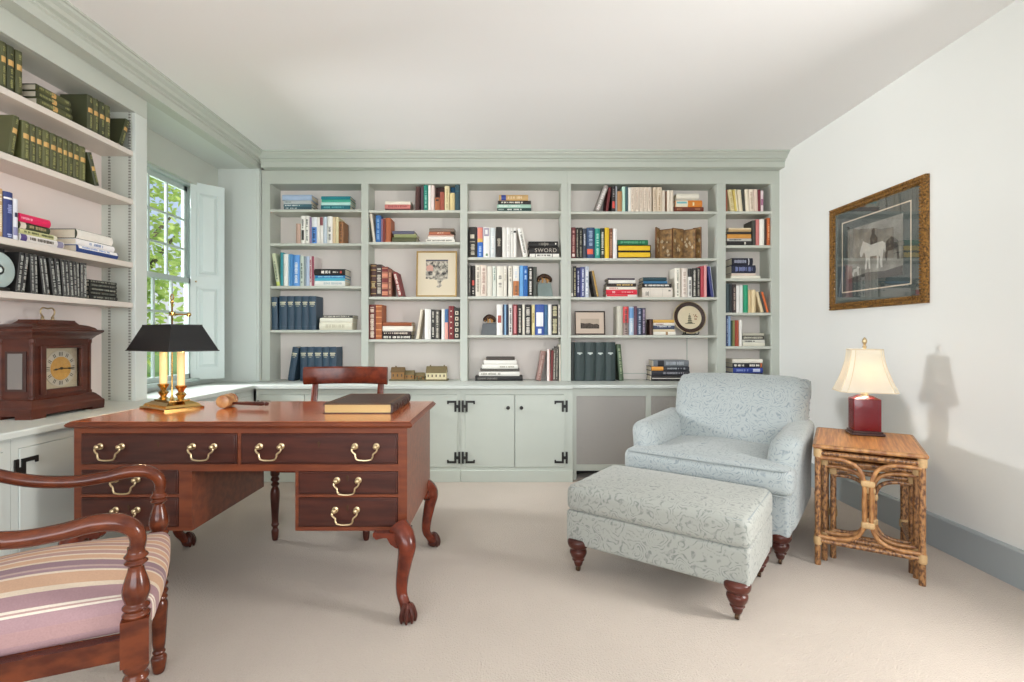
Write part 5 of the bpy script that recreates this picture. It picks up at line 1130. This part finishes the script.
bw = [(15.2, 20, 4.5, 0), (20.2, 24.5, 5.0, 0), (30.8, 34.2, -1.2, 1), (34.4, 38, -1.2, 1), (43, 46, -4.6, 0), (46.5, 50, -4.6, 1), (53, 57.2, -4.4, 1), (57.4, 61.5, -3.2, 0), (63, 66.2, -2.8, 1), (66.4, 69.6, -2.4, 0), (70.2, 73.8, -2.2, 1), (74, 76.6, -1.4, 0), (76.8, 79.6, -1.0, 1), (80, 82.6, -.6, 0), (82.8, 86.6, -.3, 1)]
s.ups([(a, b, 0, '2a2a28' if k else '201f1e', 't a8aaa4 .05 .95 .2 .8; b 55584f .02 .04', 'slim black magazine volume with pale lettering', {'hh': .176, 'lean': l_} if abs(l_) > .9 else {'hh': .176}) for a, b, l_, k in bw])
s.stack('', [(89.5, 117, .021, '23231f', 't 8a8c80 .05 .95', 'black volume'), (89.2, 116.5, .021, '1f1f1c', 't 6a6c62 .05 .95', 'black volume'), (89.6, 117, .02, '262622', 't 8a8c80 .05 .95', 'black volume'), (89.4, 116.2, .02, '1f1f1c', 't 74766c .05 .95', 'black volume'), (89.5, 116.6, .018, '252521', 't 8a8c80 .05 .95', 'black volume')])

# raised lettering on the thick black book in the middle bay
tgt = [o for o in bpy.data.objects if o.get('label', '').startswith('thick black book with large grey title')][0]
cu = bpy.data.curves.new('title', 'FONT'); cu.body = 'SWORD'; cu.size = .046; cu.extrude = .0006; cu.space_character = 1.15
to = bpy.data.objects.new('title', cu); COL.objects.link(to)
dg = bpy.context.evaluated_depsgraph_get(); me = bpy.data.meshes.new_from_object(to.evaluated_get(dg)); bpy.data.objects.remove(to)
me.materials.clear(); me.materials.append(inkmat('b4aca0'))
me.transform(Matrix.Translation((.048, -.0104, .011)) @ Matrix.Rotation(PI / 2, 4, 'X'))
to = bpy.data.objects.new('title', me); COL.objects.link(to); to.parent = tgt

# ------------------------------------------------------------------ ornaments on the shelves
fr2 = thing('framed_sketch', 'gold framed ink sketch in a cream mat on the third shelf', 'picture', (px(435.5), 4.315, pz(296.8) + .004), 0)
hw, hz = 20.6 * K, .195
m = MB(); TL = Matrix.Rotation(-.09, 3, 'X')
def FB(*a): return MB().box(*a)
GW = mat('pale gilt wood', (190, 158, 104), .4, .3, var=.15, scale=20)
m = MB(); pr = [(0, .0), (0, -.014), (.006, -.016), (.012, -.010), (.014, 0)]
frame_mesh(m, hw, hz, pr); m.v = [(a, b, c + hz) for a, b, c in m.v]; m.rot(TL).build('frame', GW, fr2)
FB(-hw + .01, hw - .01, -.006, -.002, .01, 2 * hz - .01).rot(TL).build('mat_board', mat('cream mat', (226, 214, 190), .8, var=.02), fr2)
ART = mat('ink sketch', (214, 206, 190), .8, color2=(66, 64, 64), scale=44)
m = MB(); m.prism([(-.092, .155), (-.06, .148), (-.03, .152), (.005, .140), (.012, .10), (-.002, .085), (.02, .075), (.045, .095), (.035, .12), (.06, .148), (.095, .152), (.095, .303), (-.092, .303)], 'y', -.0075, -.006)
m.rot(TL).build('sketch', ART, fr2)
m = MB().box(-.092, .095, -.0078, -.006, .305, .317); m.rot(TL).build('sketch_band', mat('slate ink', (78, 78, 92), .8), fr2)
m = MB().prism([(-.085, .22), (-.03, .22), (-.03, .26), (-.06, .275), (-.088, .26)], 'y', -.0082, -.006); m.rot(TL).build('sketch_roof', mat('pink wash', (206, 160, 146), .8, var=.1, scale=40), fr2)
fr3 = thing('framed_landscape', 'small dark framed landscape print on the fourth shelf', 'picture', (px(590.9), 4.305, pz(335.1) + .003), 0)
hw, hz = 15.4 * K, .1
TL3 = Matrix.Rotation(-.10, 3, 'X')
m = MB(); frame_mesh(m, hw, hz, [(0, 0), (0, -.012), (.004, -.013), (.010, -.010), (.011, 0)]); m.v = [(a, b, c + hz) for a, b, c in m.v]; m.rot(TL3).build('frame', mat('dark frame', (58, 42, 34), .4), fr3)
FB(-hw + .008, hw - .008, -.006, -.002, .008, 2 * hz - .008).rot(TL3).build('mat_board', mat('pinkish mat', (214, 196, 180), .8, var=.02), fr3)
FB(-.078, .078, -.0072, -.006, .052, .135).rot(TL3).build('print', mat('pale print', (190, 174, 158), .8, var=.1, scale=30), fr3)
m = MB().prism([(-.078, .052), (.078, .052), (.078, .082), (.06, .092), (.03, .088), (0, .098), (-.04, .094), (-.078, .1)], 'y', -.0082, -.0072); m.rot(TL3).build('print_land', mat('print ink', (98, 86, 78), .8, color2=(60, 54, 50), scale=60), fr3)

# model village on one base
mv = thing('model_village', 'small model of brown and cream cottages on the bottom ledge', 'ornament', (px(420), 4.30, CT + .0005))
k_ = lambda v: px(363 + v / A) - px(420)
MB().rbox(k_(250), k_(828), -.05, .055, 0, .012, .006, n=2, m=4).build('base', mat('model ground', (98, 92, 62), .8, color2=(120, 110, 80), scale=60), mv, smooth=True)
def cottage(name, x0, x1, y0, y1, h_, rh, wm, rm, ch=()):
    c = MB().box(x0, x1, y0, y1, .01, .012 + h_).prism([(y0, .012 + h_), (y1, .012 + h_), ((y0 + y1) / 2, .012 + h_ + rh)], 'x', x0, x1).build(name, wm, mv)
    yc = (y0 + y1) / 2; m = MB(); e = .004
    m.prism([(y0 - e, .012 + h_ - e), (yc, .012 + h_ + rh), (yc, .016 + h_ + rh), (y0 - e, .016 + h_ - e)], 'x', x0 - e, x1 + e).prism([(y1 + e, .012 + h_ - e), (yc, .012 + h_ + rh), (yc, .016 + h_ + rh), (y1 + e, .016 + h_ - e)], 'x', x0 - e, x1 + e)
    for q in ch: m.box(q - .005, q + .005, yc - .005, yc + .005, .012 + h_ + rh * .5, .026 + h_ + rh)
    m.build('roof', rm, c)
    n_ = max(2, int((x1 - x0) / .028))
    for i in range(n_):
        q = x0 + (i + .5) * (x1 - x0) / n_; B(q - .005, q + .005, y0 - .0012, y0, .012 + h_ * .35, .012 + h_ * .7).build('model_window', mat('model windows', (70, 58, 48), .5), c)
BW_ = mat('brown model wall', (158, 118, 72), .8, var=.2, scale=50); CW_ = mat('cream model wall', (220, 208, 170), .8, var=.08, scale=50); RF = mat('brown model roof', (112, 88, 56), .8, var=.25, scale=60); RF2 = mat('olive model roof', (118, 104, 72), .8, var=.2, scale=60)
cottage('tall_house', k_(270), k_(395), -.03, .03, .062, .034, BW_, RF, (k_(310),))
cottage('low_house', k_(398), k_(490), -.02, .03, .040, .028, BW_, RF2)
cottage('shed', k_(500), k_(590), -.01, .03, .032, .018, BW_, RF2)
# cream cottage with its gable to the left front
cottage('cream_house', k_(615), k_(808), -.038, .04, .056, .048, CW_, RF2, (k_(650), k_(785)))
MB().ball((k_(560), -.02, .022), .012, 8).ball((k_(520), -.025, .02), .011, 8).ball((k_(590), .0, .03), .014, 8).build('bushes', mat('model bushes', (104, 100, 70), .9, var=.3, scale=80), mv, smooth=True)

# pair of bookends: stone wedges with a curled bronze animal on top
STONE = mat('green grey stone', (112, 128, 124), .4, var=.2, scale=18); STONE2 = mat('dark slate stone', (64, 68, 70), .35, var=.25, scale=18); BRZ = mat('dark bronze', (62, 40, 26), .35, .5, var=.3, scale=40); BGL = mat('gilded bronze', (196, 150, 92), .35, .6, var=.3, scale=60)
def bookend(label, xa, xb, base, h_, flip, st, topw):
    x0, x1 = px(xa), px(xb); w_ = x1 - x0
    t = thing('bookend', label, 'bookend', ((x0 + x1) / 2, 4.312, base + .0004), 0, 'bronze animal bookends')
    a, b = (-w_ / 2, w_ / 2); top = h_ * .60
    s0 = .018 if flip else .002; s1 = .002 if flip else .018
    MB().hexa([(a, -.04, 0), (b, -.04, 0), (b, .04, 0), (a, .04, 0)], [(a + s0, -.034, top), (b - s1, -.034, top), (b - s1, .034, top), (a + s0, .034, top)]).build('stone_block', st, t, bevel=.002)
    m = MB(); cx_ = (s0 - s1) / 2
    m.tube(cr([(cx_ - topw * .48, -.02, top + .012), (cx_ - topw * .40, -.02, top + h_ * .20), (cx_ - topw * .1, -.02, top + h_ * .33), (cx_ + topw * .22, -.018, top + h_ * .30), (cx_ + topw * .46, -.014, top + h_ * .18), (cx_ + topw * .44, -.008, top + .012)], 4), [.012, .018, .020, .019, .016, .011], 10)
    m.ball((cx_ - topw * .40, -.024, top + h_ * .2), (.020, .018, .018), 10)
    for q in (-.44, -.36): m.ball((cx_ + topw * q, -.022, top + h_ * .29), (.006, .005, .009), 8)
    bd = m.build('bronze_animal', BRZ, t, smooth=True)
    g = MB()
    for q, zz in ((-.42, .12), (-.18, .21), (.10, .2), (.32, .12)): g.ball((cx_ + topw * q, -.034, top + h_ * zz), (topw * .05, .007, h_ * .05), 10)
    g.tube([(cx_ - topw * .1, -.026, top + h_ * .2), (cx_ - topw * .14, -.03, top + .004)], .007, 8).tube([(cx_ + topw * .2, -.026, top + h_ * .2), (cx_ + topw * .22, -.03, top + .004)], .007, 8)
    g.build('gilding', BGL, bd, smooth=True)
bookend('green stone bookend with bronze animal right of the third shelf books', 537.6, 553.4, pz(296.3), .185, False, STONE, .115)
bookend('dark slate bookend with bronze animal left of the fourth shelf books', 480.4, 496.4, pz(335.0), .165, True, STONE2, .088)

# folding screen
fs_ = thing('folding_screen', 'small brown gilt folding screen on the wide second shelf', 'folding screen', (px(657), 4.285, pz(258.3) + .0005))
xs_ = [0, 38, 140, 245, 338, 380]; xs_ = [140, 185, 278, 388, 474, 520]
SCRM = mat('painted gilt panel', (164, 126, 76), .5, .1, color2=(98, 74, 48), scale=26); FRM = mat('screen edge', (112, 72, 38), .4, .2)
SCP = mat('pale painted figures', (196, 178, 146), .6, var=.3, scale=70)
hgt = [.265, .252, .258, .252, .268]
for i in range(5):
    xa, xb = px(640 + xs_[i] / C4) - px(657), px(640 + xs_[i + 1] / C4) - px(657)
    ya, yb = (.0, .055) if i % 2 == 0 else (.055, .0)
    if i in (0, 4): ya, yb = (.0, .06) if i == 0 else (.06, .0)
    dx, dy = xb - xa, yb - ya; l_ = math.hypot(dx, dy); an = math.atan2(dy, dx); M_ = Matrix.Translation((xa, ya, 0)) @ Matrix.Rotation(an, 4, 'Z')
    h_ = hgt[i]
    def bb_(*a):
        m_ = MB().box(*a); m_.v = [tuple(M_ @ Vector(v)) for v in m_.v]; return m_
    pnl = bb_(.001, l_ - .001, -.004, .004, 0, h_).build('panel', SCRM, fs_)
    m_ = MB().box(0, .004, -.006, .006, 0, h_).box(l_ - .004, l_, -.006, .006, 0, h_).box(.004, l_ - .004, -.006, .006, h_ - .006, h_).box(.004, l_ - .004, -.006, .006, 0, .006)
    m_.v = [tuple(M_ @ Vector(v)) for v in m_.v]; m_.build('panel_frame', FRM, pnl)
    m_ = MB(); r_ = random.Random(i)
    for k in range(7):
        q, z = l_ * (.15 + .7 * r_.random()), h_ * (.12 + .55 * r_.random()); a_ = .005 + .006 * r_.random()
        m_.prism([(q - a_, z), (q, z - a_ * 1.4), (q + a_, z), (q + a_ * .4, z + a_ * 2), (q - a_ * .5, z + a_ * 1.7)], 'y', -.0055, -.004)
    m_.v = [tuple(M_ @ Vector(v)) for v in m_.v]; m_.build('painted_figures', SCP, pnl)

# decorated plate on a stand
pr_ = 16.8 * K
pc = thing('decorative_plate', 'round cream pagoda plate with dark brown rim on a stand', 'plate', (px(693.2), 4.32, pz(335.1) + .012))
TP = Matrix.Rotation(-.20, 3, 'X')
def plate(m): m.v = [(a, b, c + pr_) for a, b, c in m.v]; return m.rot(TP)
plate(MB().lathe([(pr_ * .6, .004), (pr_ * .95, -.004), (pr_, -.010), (pr_ * .955, -.0122)], seg=40, axis='y', caps=False)).build('rim', mat('gilt plate rim', (206, 186, 146), .3, var=.1, scale=60), pc, smooth=True)
plate(MB().lathe([(pr_ * .955, -.0125), (pr_ * .72, -.008), (pr_ * .70, -.007)], seg=40, axis='y', caps=False)).build('dark_band', mat('dark brown glaze', (52, 28, 20), .25, var=.15, scale=30), pc, smooth=True)
plate(MB().lathe([(pr_ * .72, -.0085), (pr_ * .70, -.0095), (.001, -.0095)], seg=40, axis='y', caps=False)).build('centre', mat('cream glaze', (228, 214, 184), .25, var=.06, scale=30), pc, smooth=True)
m = MB()
for k in range(4): m.prism([(-.024 + k * .004, -.05 + k * .018), (.024 - k * .004, -.05 + k * .018), (.014 - k * .0025, -.036 + k * .018), (-.014 + k * .0025, -.036 + k * .018)], 'y', -.0108, -.0095)
m.box(-.0015, .0015, -.0108, -.0095, .02, .036).box(-.04, .04, -.0105, -.0095, -.056, -.051)
plate(m).build('painted_pagoda', mat('pagoda paint', (92, 88, 62), .4, var=.2, scale=60), pc)
m = MB(); r_ = random.Random(3)
for k in range(14): m.ball((.035 + .03 * r_.random(), -.010, -.02 + .05 * r_.random()), (.005, .0016, .004), 6)
plate(m).build('painted_blossom', mat('blossom paint', (150, 100, 62), .4, var=.3, scale=60), pc)
ps = thing('plate_stand', 'small black stand holding the round pagoda plate', 'stand', (px(693.2), 4.32, pz(335.1) + .0004))
m = MB()
for s_ in (-1, 1): m.tube(cr([(s_ * .05, .055, .002), (s_ * .05, .02, .006), (s_ * .052, -.012, .006), (s_ * .055, -.034, .010), (s_ * .058, -.038, .028)], 4), .005, 8).tube(cr([(s_ * .05, .02, .006), (s_ * .04, .045, .07), (s_ * .03, .06, .12)], 4), .004, 8)
m.tube([(-.05, .02, .006), (.05, .02, .006)], .005, 8).tube([(-.05, -.03, .007), (.05, -.03, .007)], .005, 8)
m.build('frame', BLACKM, ps, smooth=True)

# frosted glass disc ornament in front of a dark box, left wall
gd = thing('glass_disc', 'pale grey glass disc ornament left of the black volumes', 'ornament', (-2.135, 2.14, 1.295 + .0005), PI / 2)
MB().lathe([(.070, .012), (.076, .006), (.078, 0), (.076, -.006), (.064, -.011), (.001, -.014)], (0, 0, .086), 36, 'y').build('disc', mat('frosted glass', (168, 186, 184), .15, var=.1, scale=20, coat=.6), gd, smooth=True)
MB().rbox(-.04, .04, -.022, .022, 0, .014, .004, n=2, m=2).build('foot', BLACKM, gd, smooth=True)
MB().lathe([(.02, -.0148), (.012, -.0148), (.001, -.015)], (0, 0, .086), 20, 'y').build('engraving', mat('etched mark', (206, 216, 214), .6), gd)
db = thing('document_box', 'black box behind the glass disc on the left fourth shelf', 'box', (-2.165, 2.10, 1.295 + .0005), PI / 2)
m = MB().box(-.12, .112, .01, .12, 0, .17); m.build('body', mat('black box card', (38, 38, 38), .6), db, bevel=.003)
MB().box(-.123, .115, .007, .123, .15, .185).build('lid', mat('black box lid', (32, 32, 33), .6), db, bevel=.003)

# identical-looking volumes may share a name only inside one group; make the rest unique
seen = {}
for o in bpy.data.objects:
    l = o.get('label')
    if l and o.parent is None: seen.setdefault(l, []).append(o)
